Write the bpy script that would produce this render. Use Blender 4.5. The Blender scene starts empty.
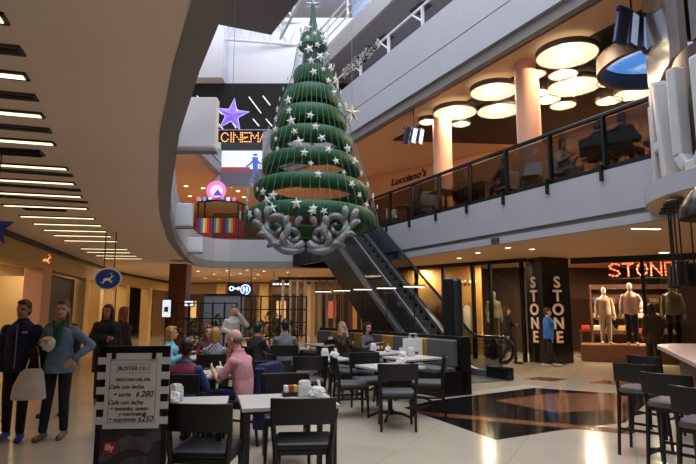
import bpy, bmesh, math, random
from mathutils import Vector, Matrix
random.seed(7)
PI = math.pi
D = bpy.data
SC = bpy.context.scene
COL = SC.collection

# ------------------------------------------------------------------ camera, sky, exposure
FPX, PITCH, EYE = 540.0, math.radians(8.0), 1.6
cam = D.objects.new('camera', D.cameras.new('camera'))
COL.objects.link(cam)
cam.location = (0, 0, EYE)
cam.rotation_euler = (PI/2 + PITCH, 0, 0)
cam.data.sensor_width = 36.0
cam.data.lens = FPX/696*36
cam.data.clip_end = 200
SC.camera = cam
world = D.worlds.new('sky'); SC.world = world
world.use_nodes = True
wn = world.node_tree
bg = wn.nodes['Background']
tc = wn.nodes.new('ShaderNodeTexCoord'); nz = wn.nodes.new('ShaderNodeTexNoise'); cr = wn.nodes.new('ShaderNodeValToRGB')
nz.inputs['Scale'].default_value = 2.2; nz.inputs['Detail'].default_value = 5
cr.color_ramp.elements[0].position = 0.40; cr.color_ramp.elements[0].color = (0.50, 0.62, 0.86, 1)
cr.color_ramp.elements[1].position = 0.56; cr.color_ramp.elements[1].color = (0.80, 0.83, 0.93, 1)
wn.links.new(tc.outputs['Generated'], nz.inputs['Vector']); wn.links.new(nz.outputs['Fac'], cr.inputs['Fac'])
wn.links.new(cr.outputs['Color'], bg.inputs['Color'])
bg.inputs['Strength'].default_value = 0.95
vs = SC.view_settings
SC.display_settings.display_device = 'sRGB'
vs.view_transform = 'Standard'; vs.look = 'None'; vs.gamma = 1.0; vs.use_curve_mapping = False
vs.exposure = 0.38
SC.cycles.use_denoising = True
SC.cycles.max_bounces = 8; SC.cycles.diffuse_bounces = 4; SC.cycles.glossy_bounces = 3
SC.cycles.transparent_max_bounces = 12; SC.cycles.sample_clamp_indirect = 4.0
SC.cycles.caustics_reflective = False; SC.cycles.caustics_refractive = False

def lamp(name, kind, loc, power, color, size=0.3, size_y=None, rot=(0, 0, 0), spot=None, parent=None):
    l = D.lights.new(name, kind); l.energy = power; l.color = color
    if kind == 'AREA':
        l.size = size
        if size_y: l.shape = 'RECTANGLE'; l.size_y = size_y
    else: l.shadow_soft_size = size
    if kind == 'SPOT': l.spot_size = math.radians(spot or 110); l.spot_blend = 0.6
    o = D.objects.new(name, l); COL.objects.link(o); o.location = loc; o.rotation_euler = rot
    if parent: o.parent = parent
    return o
WARM = (1.0, 0.62, 0.33)
WARM2 = (1.0, 0.74, 0.50)
WARM3 = (1.0, 0.78, 0.55)

lamp('skylight_daylight', 'AREA', (0.5, 9.5, 19.0), 3300, (0.86, 0.92, 1.0), 14, 27)

# ------------------------------------------------------------------ helpers: measuring, materials
def ray(px, py):
    x = (px-348)/FPX; y = -(py-232)/FPX
    return Vector((x, math.cos(PITCH)-y*math.sin(PITCH), math.sin(PITCH)+y*math.cos(PITCH)))
def on_z(px, py, z):
    r = ray(px, py); t = (z-EYE)/r.z
    return Vector((r.x*t, r.y*t, z))
def on_y(px, py, y):
    r = ray(px, py); t = y/r.y
    return Vector((r.x*t, y, EYE+r.z*t))
def lin(c):
    c = c/255.0
    return c/12.92 if c <= 0.04045 else ((c+0.055)/1.055)**2.4
def rgb(c): return (lin(c[0]), lin(c[1]), lin(c[2]), 1)
MATS = {}
def mat(name, c, rough=0.5, metal=0.0, var=0.08, scale=9.0, bump=0.0, bscale=60.0, emit=0.0, alpha=1.0, coat=0.0, stretch=None, spec=0.5):
    if name in MATS: return MATS[name]
    m = D.materials.new(name); m.use_nodes = True
    nt = m.node_tree; p = nt.nodes['Principled BSDF']
    co = nt.nodes.new('ShaderNodeTexCoord'); mp = nt.nodes.new('ShaderNodeMapping')
    n = nt.nodes.new('ShaderNodeTexNoise'); r = nt.nodes.new('ShaderNodeValToRGB')
    n.inputs['Scale'].default_value = scale; n.inputs['Detail'].default_value = 4
    if stretch: mp.inputs['Scale'].default_value = stretch
    col = rgb(c)
    r.color_ramp.elements[0].position = 0.3; r.color_ramp.elements[1].position = 0.7
    r.color_ramp.elements[0].color = tuple(max(0, v*(1-var)) for v in col[:3])+(1,)
    r.color_ramp.elements[1].color = tuple(min(1, v*(1+var)) for v in col[:3])+(1,)
    L = nt.links.new
    L(co.outputs['Object'], mp.inputs['Vector']); L(mp.outputs['Vector'], n.inputs['Vector']); L(n.outputs['Fac'], r.inputs['Fac'])
    L(r.outputs['Color'], p.inputs['Base Color'])
    p.inputs['Roughness'].default_value = rough; p.inputs['Metallic'].default_value = metal
    p.inputs['Coat Weight'].default_value = coat; p.inputs['Alpha'].default_value = alpha
    p.inputs['Specular IOR Level'].default_value = spec
    if emit:
        L(r.outputs['Color'], p.inputs['Emission Color']); p.inputs['Emission Strength'].default_value = emit
    if bump:
        b = nt.nodes.new('ShaderNodeBump'); n2 = nt.nodes.new('ShaderNodeTexNoise'); n2.inputs['Scale'].default_value = bscale
        L(co.outputs['Object'], n2.inputs['Vector']); L(n2.outputs['Fac'], b.inputs['Height'])
        b.inputs['Strength'].default_value = bump; L(b.outputs['Normal'], p.inputs['Normal'])
    MATS[name] = m
    return m
def glass(name, c, alpha, rough=0.03):
    if name in MATS: return MATS[name]
    m = D.materials.new(name); m.use_nodes = True; nt = m.node_tree
    for n in list(nt.nodes): nt.nodes.remove(n)
    out = nt.nodes.new('ShaderNodeOutputMaterial'); mix = nt.nodes.new('ShaderNodeMixShader')
    tr = nt.nodes.new('ShaderNodeBsdfTransparent'); gl = nt.nodes.new('ShaderNodeBsdfGlossy'); fr = nt.nodes.new('ShaderNodeFresnel')
    nz = nt.nodes.new('ShaderNodeTexNoise'); rr = nt.nodes.new('ShaderNodeValToRGB')
    t = rgb(c); k = 1-alpha
    rr.color_ramp.elements[0].color = tuple(t[i]*k*0.97 for i in range(3))+(1,)
    rr.color_ramp.elements[1].color = tuple(min(1, t[i]*k*1.03) for i in range(3))+(1,)
    nt.links.new(nz.outputs['Fac'], rr.inputs['Fac']); nt.links.new(rr.outputs['Color'], tr.inputs['Color'])
    gl.inputs['Roughness'].default_value = rough; fr.inputs['IOR'].default_value = 1.45
    geo = nt.nodes.new('ShaderNodeNewGeometry'); mm = nt.nodes.new('ShaderNodeMath'); mm.operation = 'SUBTRACT'; mm.use_clamp = True
    nt.links.new(fr.outputs['Fac'], mm.inputs[0]); nt.links.new(geo.outputs['Backfacing'], mm.inputs[1])      # the far face of a pane adds no second mirror image
    nt.links.new(mm.outputs['Value'], mix.inputs['Fac']); nt.links.new(tr.outputs['BSDF'], mix.inputs[1]); nt.links.new(gl.outputs['BSDF'], mix.inputs[2])
    nt.links.new(mix.outputs['Shader'], out.inputs['Surface'])
    MATS[name] = m
    return m

# ------------------------------------------------------------------ helpers: mesh building
class MB:
    def __init__(s): s.v = []; s.f = []; s.mi = []
    def add(s, vs, fs, mi=0):
        o = len(s.v); s.v += [Vector(v) for v in vs]; s.f += [tuple(i+o for i in f) for f in fs]; s.mi += [mi]*len(fs)
        return s
    def box(s, c, d, rz=0, mi=0, M=None):
        x, y, z = d[0]/2, d[1]/2, d[2]/2
        vs = [Vector((a*x, b*y, e*z)) for a in (-1, 1) for b in (-1, 1) for e in (-1, 1)]
        R = M if M is not None else Matrix.Rotation(rz, 3, 'Z')
        vs = [R @ v+Vector(c) for v in vs]
        return s.add(vs, [(0, 1, 3, 2), (4, 6, 7, 5), (0, 4, 5, 1), (2, 3, 7, 6), (0, 2, 6, 4), (1, 5, 7, 3)], mi)
    def beam(s, a, b, w, h, mi=0, up=(0, 0, 1)):
        a = Vector(a); b = Vector(b); d = (b-a); L = d.length; d.normalize()
        u = Vector(up)
        x = d.cross(u)
        if x.length < 1e-4: x = d.cross(Vector((0, 1, 0)))
        x.normalize(); z = x.cross(d)
        M = Matrix((x, d, z)).transposed()
        return s.box((a+b)/2, (w, L, h), mi=mi, M=M)
    def tube(s, pts, r, n=8, mi=0, closed=False, flat=1.0, nrm=None):
        pts = [Vector(p) for p in pts]; N = len(pts); vs = []; fs = []
        rs = r if isinstance(r, (list, tuple)) else [r]*N
        prev = None
        for i in range(N):
            if closed: t = pts[(i+1) % N]-pts[i-1]
            else: t = pts[min(i+1, N-1)]-pts[max(i-1, 0)]
            t.normalize()
            if nrm is not None: a = Vector(nrm)
            elif prev is None: a = Vector((0, 0, 1)) if abs(t.z) < 0.9 else Vector((1, 0, 0))
            else: a = prev
            x = t.cross(a); x.normalize(); y = x.cross(t); prev = y
            for k in range(n):
                g = 2*PI*k/n
                vs.append(pts[i]+x*math.cos(g)*rs[i]+y*math.sin(g)*rs[i]*flat)
        M = N if closed else N-1
        for i in range(M):
            j = (i+1) % N
            for k in range(n):
                l = (k+1) % n
                fs.append((i*n+k, i*n+l, j*n+l, j*n+k))
        if not closed:
            fs.append(tuple(range(n-1, -1, -1))); fs.append(tuple((N-1)*n+k for k in range(n)))
        return s.add(vs, fs, mi)
    def cyl(s, a, b, r0, r1=None, n=20, mi=0):
        r1 = r0 if r1 is None else r1
        return s.tube([a, b], [r0, r1], n, mi)
    def lathe(s, prof, c=(0, 0, 0), n=24, mi=0, a0=0, a1=2*PI):
        full = abs(a1-a0) > 2*PI-1e-3; K = n if full else n+1
        vs = []; fs = []
        for (r, z) in prof:
            for k in range(K):
                g = a0+(a1-a0)*k/n
                vs.append(Vector(c)+Vector((r*math.cos(g), r*math.sin(g), z)))
        for i in range(len(prof)-1):
            for k in range(n):
                l = (k+1) % K
                fs.append((i*K+k, i*K+l, (i+1)*K+l, (i+1)*K+k))
        if full and prof[0][0] > 1e-4 and prof[0] != prof[-1]:
            fs.append(tuple(range(K-1, -1, -1)))
            fs.append(tuple((len(prof)-1)*K+k for k in range(K)))
        return s.add(vs, fs, mi)
    def prism(s, poly, z0, z1, mi=0):
        n = len(poly)
        vs = [(p[0], p[1], z0) for p in poly]+[(p[0], p[1], z1) for p in poly]
        fs = [tuple(range(n-1, -1, -1)), tuple(range(n, 2*n))]+[(i, (i+1) % n, n+(i+1) % n, n+i) for i in range(n)]
        return s.add(vs, fs, mi)
    def prismM(s, poly, h, M, mi=0):
        """outline poly in local XY pulled h along local Z, placed by matrix M"""
        n = len(poly)
        vs = [M @ Vector((p[0], p[1], -h/2)) for p in poly]+[M @ Vector((p[0], p[1], h/2)) for p in poly]
        fs = [tuple(range(n-1, -1, -1)), tuple(range(n, 2*n))]+[(i, (i+1) % n, n+(i+1) % n, n+i) for i in range(n)]
        return s.add(vs, fs, mi)
    def ell(s, c, r, n=14, m=9, mi=0, M=None):
        vs = []; fs = []
        if not isinstance(r, (tuple, list)): r = (r, r, r)
        for i in range(1, m):
            t = PI*i/m
            for k in range(n):
                g = 2*PI*k/n
                vs.append(Vector((r[0]*math.sin(t)*math.cos(g), r[1]*math.sin(t)*math.sin(g), r[2]*math.cos(t))))
        vs += [Vector((0, 0, r[2])), Vector((0, 0, -r[2]))]
        for i in range(m-2):
            for k in range(n):
                l = (k+1) % n
                fs.append((i*n+k, (i+1)*n+k, (i+1)*n+l, i*n+l))
        T = len(vs)-2
        for k in range(n):
            l = (k+1) % n
            fs.append((T, k, l)); fs.append((T+1, (m-2)*n+l, (m-2)*n+k))
        if M is not None: vs = [M @ v for v in vs]
        return s.add([v+Vector(c) for v in vs], fs, mi)
    def cap(s, a, b, r0, r1, n=12):
        """closed tapered limb with round ends"""
        a = Vector(a); b = Vector(b); d = (b-a); L = d.length
        if L < 1e-5: return s.ell(a, r0)
        d.normalize(); pts = []; rs = []
        for i in range(4):
            t = PI/2*i/4; pts.append(a-d*r0*math.cos(t)); rs.append(max(1e-3, r0*math.sin(t)))
        for i in range(4):
            t = i/3; pts.append(a+d*L*t); rs.append(r0+(r1-r0)*t)
        for i in range(1, 5):
            t = PI/2*i/4; pts.append(b+d*r1*math.sin(t)); rs.append(max(1e-3, r1*math.cos(t)))
        return s.tube(pts, rs, n)
    def loft(s, secs, n=20):
        vs = []; fs = []
        for (c, rx, ry) in secs:
            c = Vector(c)
            for k in range(n):
                g = 2*PI*k/n
                vs.append(c+Vector((rx*math.cos(g), ry*math.sin(g), 0)))
        for i in range(len(secs)-1):
            for k in range(n):
                l = (k+1) % n
                fs.append((i*n+k, i*n+l, (i+1)*n+l, (i+1)*n+k))
        fs.append(tuple(range(n-1, -1, -1))); fs.append(tuple((len(secs)-1)*n+k for k in range(n)))
        return s.add(vs, fs)
    def mesh(s, name):
        me = D.meshes.new(name); me.from_pydata([tuple(v) for v in s.v], [], s.f); 
        me.polygons.foreach_set('material_index', s.mi)
        bm = bmesh.new(); bm.from_mesh(me); bmesh.ops.recalc_face_normals(bm, faces=bm.faces); bm.to_mesh(me); bm.free()
        me.update(); return me
    def build(s, name, m, parent=None, loc=(0, 0, 0), rz=0, bevel=0, smooth=False, seg=2):
        me = s.mesh(name)
        for k in (m if isinstance(m, (list, tuple)) else [m]): me.materials.append(k)
        o = D.objects.new(name, me); COL.objects.link(o); o.location = loc; o.rotation_euler = (0, 0, rz)
        if parent is not None: o.parent = parent
        if smooth: shade(me)
        if bevel:
            b = o.modifiers.new('bevel', 'BEVEL'); b.width = bevel; b.segments = seg; b.limit_method = 'ANGLE'; b.angle_limit = math.radians(40)
        return o
def shade(me, ang=40):
    me.polygons.foreach_set('use_smooth', [True]*len(me.polygons))
    try: me.set_sharp_from_angle(angle=math.radians(ang))
    except Exception: pass
def voxel(mb, name, mats, size, parent, smooth=2, loc=(0, 0, 0)):
    o = mb.build(name, mats, parent, loc)
    r = o.modifiers.new('fuse', 'REMESH'); r.mode = 'VOXEL'; r.voxel_size = size
    if smooth:
        k = o.modifiers.new('soft', 'SMOOTH'); k.factor = 0.5; k.iterations = smooth
    dg = bpy.context.evaluated_depsgraph_get(); ev = o.evaluated_get(dg)
    me = D.meshes.new_from_object(ev, depsgraph=dg)
    old = o.data; o.modifiers.clear(); o.data = me; D.meshes.remove(old)
    me.polygons.foreach_set('use_smooth', [True]*len(me.polygons))
    return o
def tag(o, label=None, cat=None, group=None, kind=None):
    if label: o['label'] = label
    if cat: o['category'] = cat
    if group: o['group'] = group
    if kind: o['kind'] = kind
    return o
def thing(name, label, cat, loc=(0, 0, 0), rz=0, group=None):
    o = D.objects.new(name, None); COL.objects.link(o); o.location = loc; o.rotation_euler = (0, 0, rz)
    o.empty_display_size = 0.1
    return tag(o, label, cat, group)
def struct(o): o['kind'] = 'structure'; return o
KIDS = {}
def kids(o):
    return [c for c in D.objects if c.parent == o]
def copy_tree(o, parent=None, cache=None):
    c = o.copy(); COL.objects.link(c)
    if parent is not None: c.parent = parent
    ch = KIDS.get(o.name)
    if ch is None: ch = KIDS[o.name] = kids(o)
    for k in ch: copy_tree(k, c)
    return c
def dup(proto, loc, rz, label=None, group=None, first=[None]):
    c = copy_tree(proto); c.location = loc; c.rotation_euler = (0, 0, rz)
    return tag(c, label, None, group)
def text_mb(body, size, ext, bold=0.0, align='CENTER', shear=0.0, space=1.0):
    cu = D.curves.new('t', 'FONT'); cu.body = body; cu.size = size; cu.extrude = ext; cu.align_x = align; cu.offset = bold; cu.shear = shear
    cu.space_character = space; cu.resolution_u = 4
    o = D.objects.new('t', cu); COL.objects.link(o)
    dg = bpy.context.evaluated_depsgraph_get(); me = D.meshes.new_from_object(o.evaluated_get(dg), depsgraph=dg)
    mb = MB(); mb.add([v.co.copy() for v in me.vertices], [tuple(p.vertices) for p in me.polygons])
    D.objects.remove(o); D.curves.remove(cu); D.meshes.remove(me)
    return mb
def writing(body, size, m, parent, loc, rz=0, ext=0.004, bold=0.0, name='lettering', align='CENTER', shear=0.0, tilt=PI/2, space=1.0):
    o = text_mb(body, size, ext, bold, align, shear, space).build(name, m, parent, loc)
    o.rotation_euler = (tilt, 0, rz)
    return o

# ------------------------------------------------------------------ materials
white_fascia = mat('fascia_paint', (172, 174, 182), 0.55, var=0.03, scale=1.5)
lip_grey = mat('lip_paint', (128, 124, 122), 0.6, var=0.04, scale=2)
soffit_left = mat('soffit_taupe', (234, 210, 190), 0.7, var=0.03, scale=0.6)
soffit_warm = mat('soffit_sand', (222, 186, 152), 0.7, var=0.03, scale=0.8)
black_metal = mat('black_metal', (22, 22, 24), 0.4, 0.2, var=0.15)
black_gloss = mat('black_gloss', (17, 17, 19), 0.22, var=0.1)
black_wall = mat('black_wall', (13, 13, 15), 0.7, var=0.1)
dark_wood = mat('dark_wood', (19, 16, 16), 0.38, var=0.25, scale=14, stretch=(1, 1, 6))
seat_black = mat('black_leather', (26, 26, 29), 0.42, var=0.1, bump=0.05)
seat_grey = mat('grey_leather', (72, 72, 78), 0.5, var=0.08, bump=0.05)
table_white = mat('table_laminate', (198, 194, 190), 0.3, var=0.04, scale=5)
steel = mat('brushed_steel', (150, 152, 156), 0.3, 0.85, var=0.06)
chrome = mat('silver', (175, 177, 182), 0.28, 0.7, var=0.08, scale=30)
white_paint = mat('white_paint', (222, 222, 226), 0.45, var=0.02)
paper = mat('white_paper', (226, 224, 220), 0.8, var=0.03)
lamp_warm = mat('lamp_glow_warm', (255, 226, 176), 0.5, var=0.02, emit=7)
lamp_round = mat('lamp_glow_cream', (255, 230, 188), 0.6, var=0.015, emit=0.92)
_p = lamp_round.node_tree.nodes['Principled BSDF']; lamp_round.node_tree.links.remove(_p.inputs['Base Color'].links[0]); _p.inputs['Base Color'].default_value = (0.08, 0.075, 0.06, 1)
lamp_strip = mat('lamp_glow_strip', (255, 232, 184), 0.5, var=0.02, emit=1.7)
tinted = glass('tinted_glass', (172, 170, 170), 0.03)
clear = glass('clear_glass', (225, 232, 230), 0.06)
cream = mat('cream_plaster', (222, 190, 130), 0.7, var=0.04, scale=2)
salmon = mat('salmon_plaster', (224, 168, 140), 0.7, var=0.03, scale=2)
brown_panel = mat('brown_panel', (92, 58, 40), 0.45, var=0.15, scale=6, stretch=(1, 1, 0.2))
red_brown = mat('redbrown_panel', (96, 40, 26), 0.4, var=0.15, scale=5)

# ------------------------------------------------------------------ floor
def floor_mat():
    m = D.materials.new('polished_cream_stone'); m.use_nodes = True; nt = m.node_tree; p = nt.nodes['Principled BSDF']; L = nt.links.new
    co = nt.nodes.new('ShaderNodeTexCoord'); mp = nt.nodes.new('ShaderNodeMapping'); mp.inputs['Rotation'].default_value = (0, 0, math.radians(27))
    br = nt.nodes.new('ShaderNodeTexBrick'); br.offset = 0
    br.inputs['Color1'].default_value = rgb((186, 174, 154)); br.inputs['Color2'].default_value = rgb((192, 180, 160)); br.inputs['Mortar'].default_value = rgb((150, 136, 118))
    br.inputs['Scale'].default_value = 1.0; br.inputs['Mortar Size'].default_value = 0.003; br.inputs['Brick Width'].default_value = 1.2; br.inputs['Row Height'].default_value = 1.2
    n = nt.nodes.new('ShaderNodeTexNoise'); n.inputs['Scale'].default_value = 3; n.inputs['Detail'].default_value = 8
    mx = nt.nodes.new('ShaderNodeMix'); mx.data_type = 'RGBA'; mx.blend_type = 'MULTIPLY'; mx.inputs[0].default_value = 0.25
    L(co.outputs['Object'], mp.inputs['Vector']); L(mp.outputs['Vector'], br.inputs['Vector']); L(co.outputs['Object'], n.inputs['Vector'])
    L(br.outputs['Color'], mx.inputs[6]); L(n.outputs['Color'], mx.inputs[7]); L(mx.outputs[2], p.inputs['Base Color'])
    p.inputs['Roughness'].default_value = 0.16; p.inputs['Specular IOR Level'].default_value = 0.35
    return m
FX0, FX1, FY0, FY1 = -18, 20, -9, 40
struct(MB().box(((FX0+FX1)/2, (FY0+FY1)/2, -0.1), (FX1-FX0, FY1-FY0, 0.2)).build('floor', floor_mat()))
stone_black = mat('inlay_black_stone', (24, 22, 24), 0.1, var=0.2, scale=6)
stone_brown = mat('inlay_brown_stone', (128, 82, 58), 0.12, var=0.15, scale=6)
stone_cream = mat('inlay_cream_stone', (214, 200, 178), 0.12, var=0.04)
def inlay(pts, m, z):
    struct(MB().prism(pts, -0.002, z).build('floor_inlay', m))
inlay([(1.81, 6.89), (0.9, 9.05), (1.5, 9.75), (3.75, 11.25), (5.6, 10.2), (3.9, 7.9), (2.75, 7.40)], stone_black, 0.002)
inlay([(1.0, 8.80), (1.14, 8.45), (3.6, 7.2), (3.75, 7.45)], stone_brown, 0.003)
inlay([(2.55, 9.75), (3.2, 8.62), (4.3, 8.9), (5.2, 10.3), (4.0, 10.6)], stone_brown, 0.003)
inlay([(0.5, 9.5), (0.7, 9.2), (4.0, 11.4), (3.75, 11.7)], stone_cream, 0.003)
inlay([(4.0, 12.6), (4.5, 12.2), (5.0, 12.6), (4.5, 13.0)], stone_brown, 0.002)
inlay([(5.2, 12.0), (5.7, 11.6), (6.2, 12.0), (5.7, 12.4)], stone_brown, 0.002)

# ------------------------------------------------------------------ level 2 slab: left, far, right
LEFT = [(4.6, -9), (2.9, -5.2), (1.35, -1.8), (0.25, 0.6), (-0.40, 2.05), (-0.94, 3.25), (-1.47, 4.54), (-2.27, 6.8), (-2.9, 8.68), (-3.86, 11.96), (-4.72, 15.6), (-5.1, 17.6), (-5.28, 18.9), (-5.25, 19.6), (-5.0, 20.15), (-4.5, 20.45), (-4.0, 20.5)]
def rx_at(y): return 5.3-0.506*(y-9.1)
FARY = 20.5
RIGHT = [(rx_at(y), y) for y in (FARY, 17, 13.5, 10.0, 6, 1, -4, -9)]
Z1, ZL, Z2 = 3.1, 3.35, 4.15
def offset(poly, d):
    out = []
    for i, p in enumerate(poly):
        a = Vector(poly[max(i-1, 0)]); b = Vector(poly[min(i+1, len(poly)-1)])
        t = (b-a).normalized(); out.append((p[0]-t.y*d, p[1]+t.x*d))
    return out
def ribbon(path, z0, z1, th):
    """upright band of thickness th on the left-hand side of the path"""
    inn = offset(path, th); mb = MB(); n = len(path)
    vs = [(p[0], p[1], z) for z in (z0, z1) for p in path]+[(p[0], p[1], z) for z in (z0, z1) for p in inn]
    fs = []
    for i in range(n-1):
        fs += [(i, i+1, n+i+1, n+i), (2*n+i+1, 2*n+i, 3*n+i, 3*n+i+1), (n+i, n+i+1, 3*n+i+1, 3*n+i), (i+1, i, 2*n+i, 2*n+i+1)]
    fs += [(0, n, 3*n, 2*n), (n-1, 3*n-1, 4*n-1, 2*n-1)]
    return mb.add(vs, fs)
lip_in = 0.16
LEFTI = offset(LEFT, lip_in); RIGHTI = offset(RIGHT, lip_in)
struct(MB().prism(LEFTI+[(-4.0, 26), (-18, 26), (-18, -9)], Z1, Z2).build('ceiling_left', soffit_left))
struct(MB().prism([(-4.0, FARY+lip_in), (RIGHTI[0][0]-0.05, FARY+lip_in), (RIGHTI[0][0]-0.05, 40), (-18, 40), (-18, 26), (-4.0, 26)], Z1, Z2).build('ceiling_back', soffit_warm))
struct(MB().prism([(RIGHTI[0][0]-0.05, 40)]+[(RIGHTI[0][0]-0.05, FARY+lip_in)]+RIGHTI+[(20, -9), (20, 40)], Z1, Z2).build('ceiling_right', soffit_warm))
LOOP = LEFT+[(RIGHT[0][0], FARY)]
struct(ribbon(LEFT, Z1-0.01, ZL, lip_in).build('trim_1', lip_grey))
struct(ribbon(LEFT, ZL, Z2+0.03, 0.3).build('trim_2', white_fascia))
FARP = [(-4.0, FARY), (RIGHT[0][0], FARY)]
struct(ribbon(FARP, Z1-0.01, ZL, lip_in).build('trim_3', lip_grey))
struct(ribbon(FARP, ZL, Z2+0.03, 0.3).build('trim_4', white_fascia))
struct(ribbon(RIGHT, Z1-0.01, ZL-0.1, lip_in).build('trim_5', white_fascia))
struct(ribbon(offset(RIGHT, 0.06), ZL-0.1, ZL, 0.2).build('trim_6', lip_grey))
struct(ribbon(RIGHT, ZL, Z2+0.03, 0.3).build('trim_7', white_fascia))

# ------------------------------------------------------------------ level 3 and up on the right
Z3, Z3T = 7.7, 9.9
R3S = [(rx_at(y), y) for y in (25.0, 18, 13.5, 9, 4, -2, -9)]
R3 = [(-4.0, 24.9), (-3.2, 24.2), (-2.2, 23.2), (-1.55, 22.4)]+[(rx_at(y), y) for y in (21.5, 18, 13.5, 9, 4, -2, -9)]
struct(MB().prism(offset(R3, 0.2)+[(20, -9), (20, 25)], Z3, Z3+0.4).build('ceiling_upper_right', soffit_warm))
struct(ribbon(R3, Z3, Z3+0.28, 0.25).build('trim_8', lip_grey))
struct(ribbon(offset(R3, -0.1), Z3+0.28, Z3+1.05, 0.3).build('trim_9', white_fascia))
struct(ribbon(offset(R3, -0.07), Z3+1.05, Z3+1.08, 0.3).build('trim_10', black_wall))
struct(ribbon(offset(R3, -0.1), Z3+1.08, Z3T, 0.3).build('trim_11', white_fascia))
R4i = offset(R3S, 0.75); R4o = offset(R3S, 3.2)
slate = mat('gallery_soffit', (150, 150, 152), 0.7, var=0.05, scale=1.2)
struct(MB().prism(R4i+R4o[::-1], 12.5, 12.9).build('ceiling_gallery', slate))
struct(ribbon(offset(R3S, 0.65), 12.45, 13.2, 0.12).build('trim_12', mat('gallery_edge', (170, 170, 172), 0.6)))
win_blue = mat('clerestory_pane', (150, 170, 205), 0.3, var=0.12, scale=0.5, emit=0.28)
struct(ribbon(offset(R3S, 3.3), 8.1, 18, 0.1).build('window_1', win_blue))
# dark canteen ceiling zone on level 2
brown_dark = mat('canteen_ceiling', (38, 27, 24), 0.7, var=0.1)
DZ0 = offset([(rx_at(y), y) for y in (18.5, 14, 9, 2, -6)], 1.25); DZ1 = offset([(rx_at(y), y) for y in (17.0, 14, 9, 2, -6)], 5.6)
struct(MB().prism(DZ0+DZ1[::-1], Z3-0.06, Z3+0.01).build('ceiling_canteen', brown_dark))
back_brown = mat('canteen_wall', (186, 138, 102), 0.7, var=0.05, scale=1)
W2 = [(20, 12.5), (9.5, 17.0), (3.5, 23.0), (0.2, 25.5)]
struct(ribbon(W2, Z2, Z3, 0.2).build('wall_canteen', back_brown))
struct(MB().box((4.9, 21.2, 5.3), (1.2, 0.1, 2.2), rz=math.radians(-45)).build('door_1', mat('dark_opening', (40, 26, 20), 0.6)))

# ------------------------------------------------------------------ left upper levels, far cinema wall, roof
struct(MB().prism([(-18, -9), (-6.2, -9), (-6.2, 25.2), (-18, 25.2)], Z3, Z3+0.4).build('ceiling_upper_left', soffit_warm))
struct(MB().box((-6.1, 12, Z3+0.7), (0.2, 26.4, 1.1)).build('trim_13', white_fascia))
struct(MB().box((-6.05, 12, Z3+0.62), (0.14, 26.4, 0.03)).build('trim_14', black_wall))
struct(MB().prism([(-18, 25.2), (0.5, 25.2), (0.5, 40), (-18, 40)], Z3, Z3+0.4).build('ceiling_upper_back', soffit_warm))
struct(MB().box((-6.5, 25.3, 10.3), (24, 0.2, 4.4)).build('wall_cinema', black_wall))
bulk = mat('bulkhead_white', (236, 236, 242), 0.7, var=0.02, scale=0.5)
struct(MB().box((-5.5, 25.6, 14.2), (20, 0.4, 3.7)).build('wall_bulkhead', bulk))
struct(MB().box((-12, 24.9, 14.6), (12, 0.8, 4.2)).build('wall_bulkhead_side', bulk))
# dark slab high on the left
ra = on_z(271, 35, 14.0); rb = on_z(299, 0, 14.0); dd = (rb-ra).normalized(); fl = on_z(216, 24, 14.0)
cc = rb+dd*14
c2 = rb+dd*3.0; struct(MB().prism([(ra.x, ra.y), (c2.x, c2.y), (c2.x-5.5, c2.y), (fl.x-3, fl.y), (fl.x, fl.y)], 14.0, 14.7).build('ceiling_top_left', mat('top_slab', (92, 88, 88), 0.7)))
# shell
shell = mat('shell_plaster', (190, 170, 150), 0.8, var=0.04)
struct(MB().box((-18.1, 15.5, 5), (0.2, 49, 10)).build('wall_left_outer', shell))
struct(MB().box((20.1, 15.5, 9), (0.2, 49, 18)).build('wall_right_outer', shell))
struct(MB().box((1, 40.1, 6), (38, 0.2, 12)).build('wall_back_outer', shell))
struct(MB().box((1, -9.1, 9), (38, 0.2, 18)).build('wall_front_outer', shell))
# roof trusses, white tubes under the open sky
def truss(a, b, h=1.1, n=7):
    a = Vector(a); b = Vector(b); mb = MB(); up = Vector((0, 0, h))
    mb.tube([a, b], 0.07, 8); mb.tube([a+up, b+up], 0.07, 8)
    for i in range(n):
        p = a.lerp(b, i/n); q = a.lerp(b, (i+0.5)/n)+up; r = a.lerp(b, (i+1)/n)
        mb.tube([p, q], 0.045, 6); mb.tube([q, r], 0.045, 6)
    struct(mb.build('roof_truss', white_paint, smooth=True))
for y, z in ((24.5, 14.6), (21.0, 15.6), (17.5, 16.6)):
    truss((-8, y, z), (rx_at(y)+3.5, y+1.5, z), 1.2, 9)
truss((-3.2, 24.0, 14.2), (0.2, 17.8, 16.3), 0.9, 5)
roofm = mat('roof_sheet', (205, 206, 212), 0.7, var=0.03)
struct(MB().box((6, 33, 17.6), (24, 15, 0.2)).build('roof', roofm))

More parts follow.
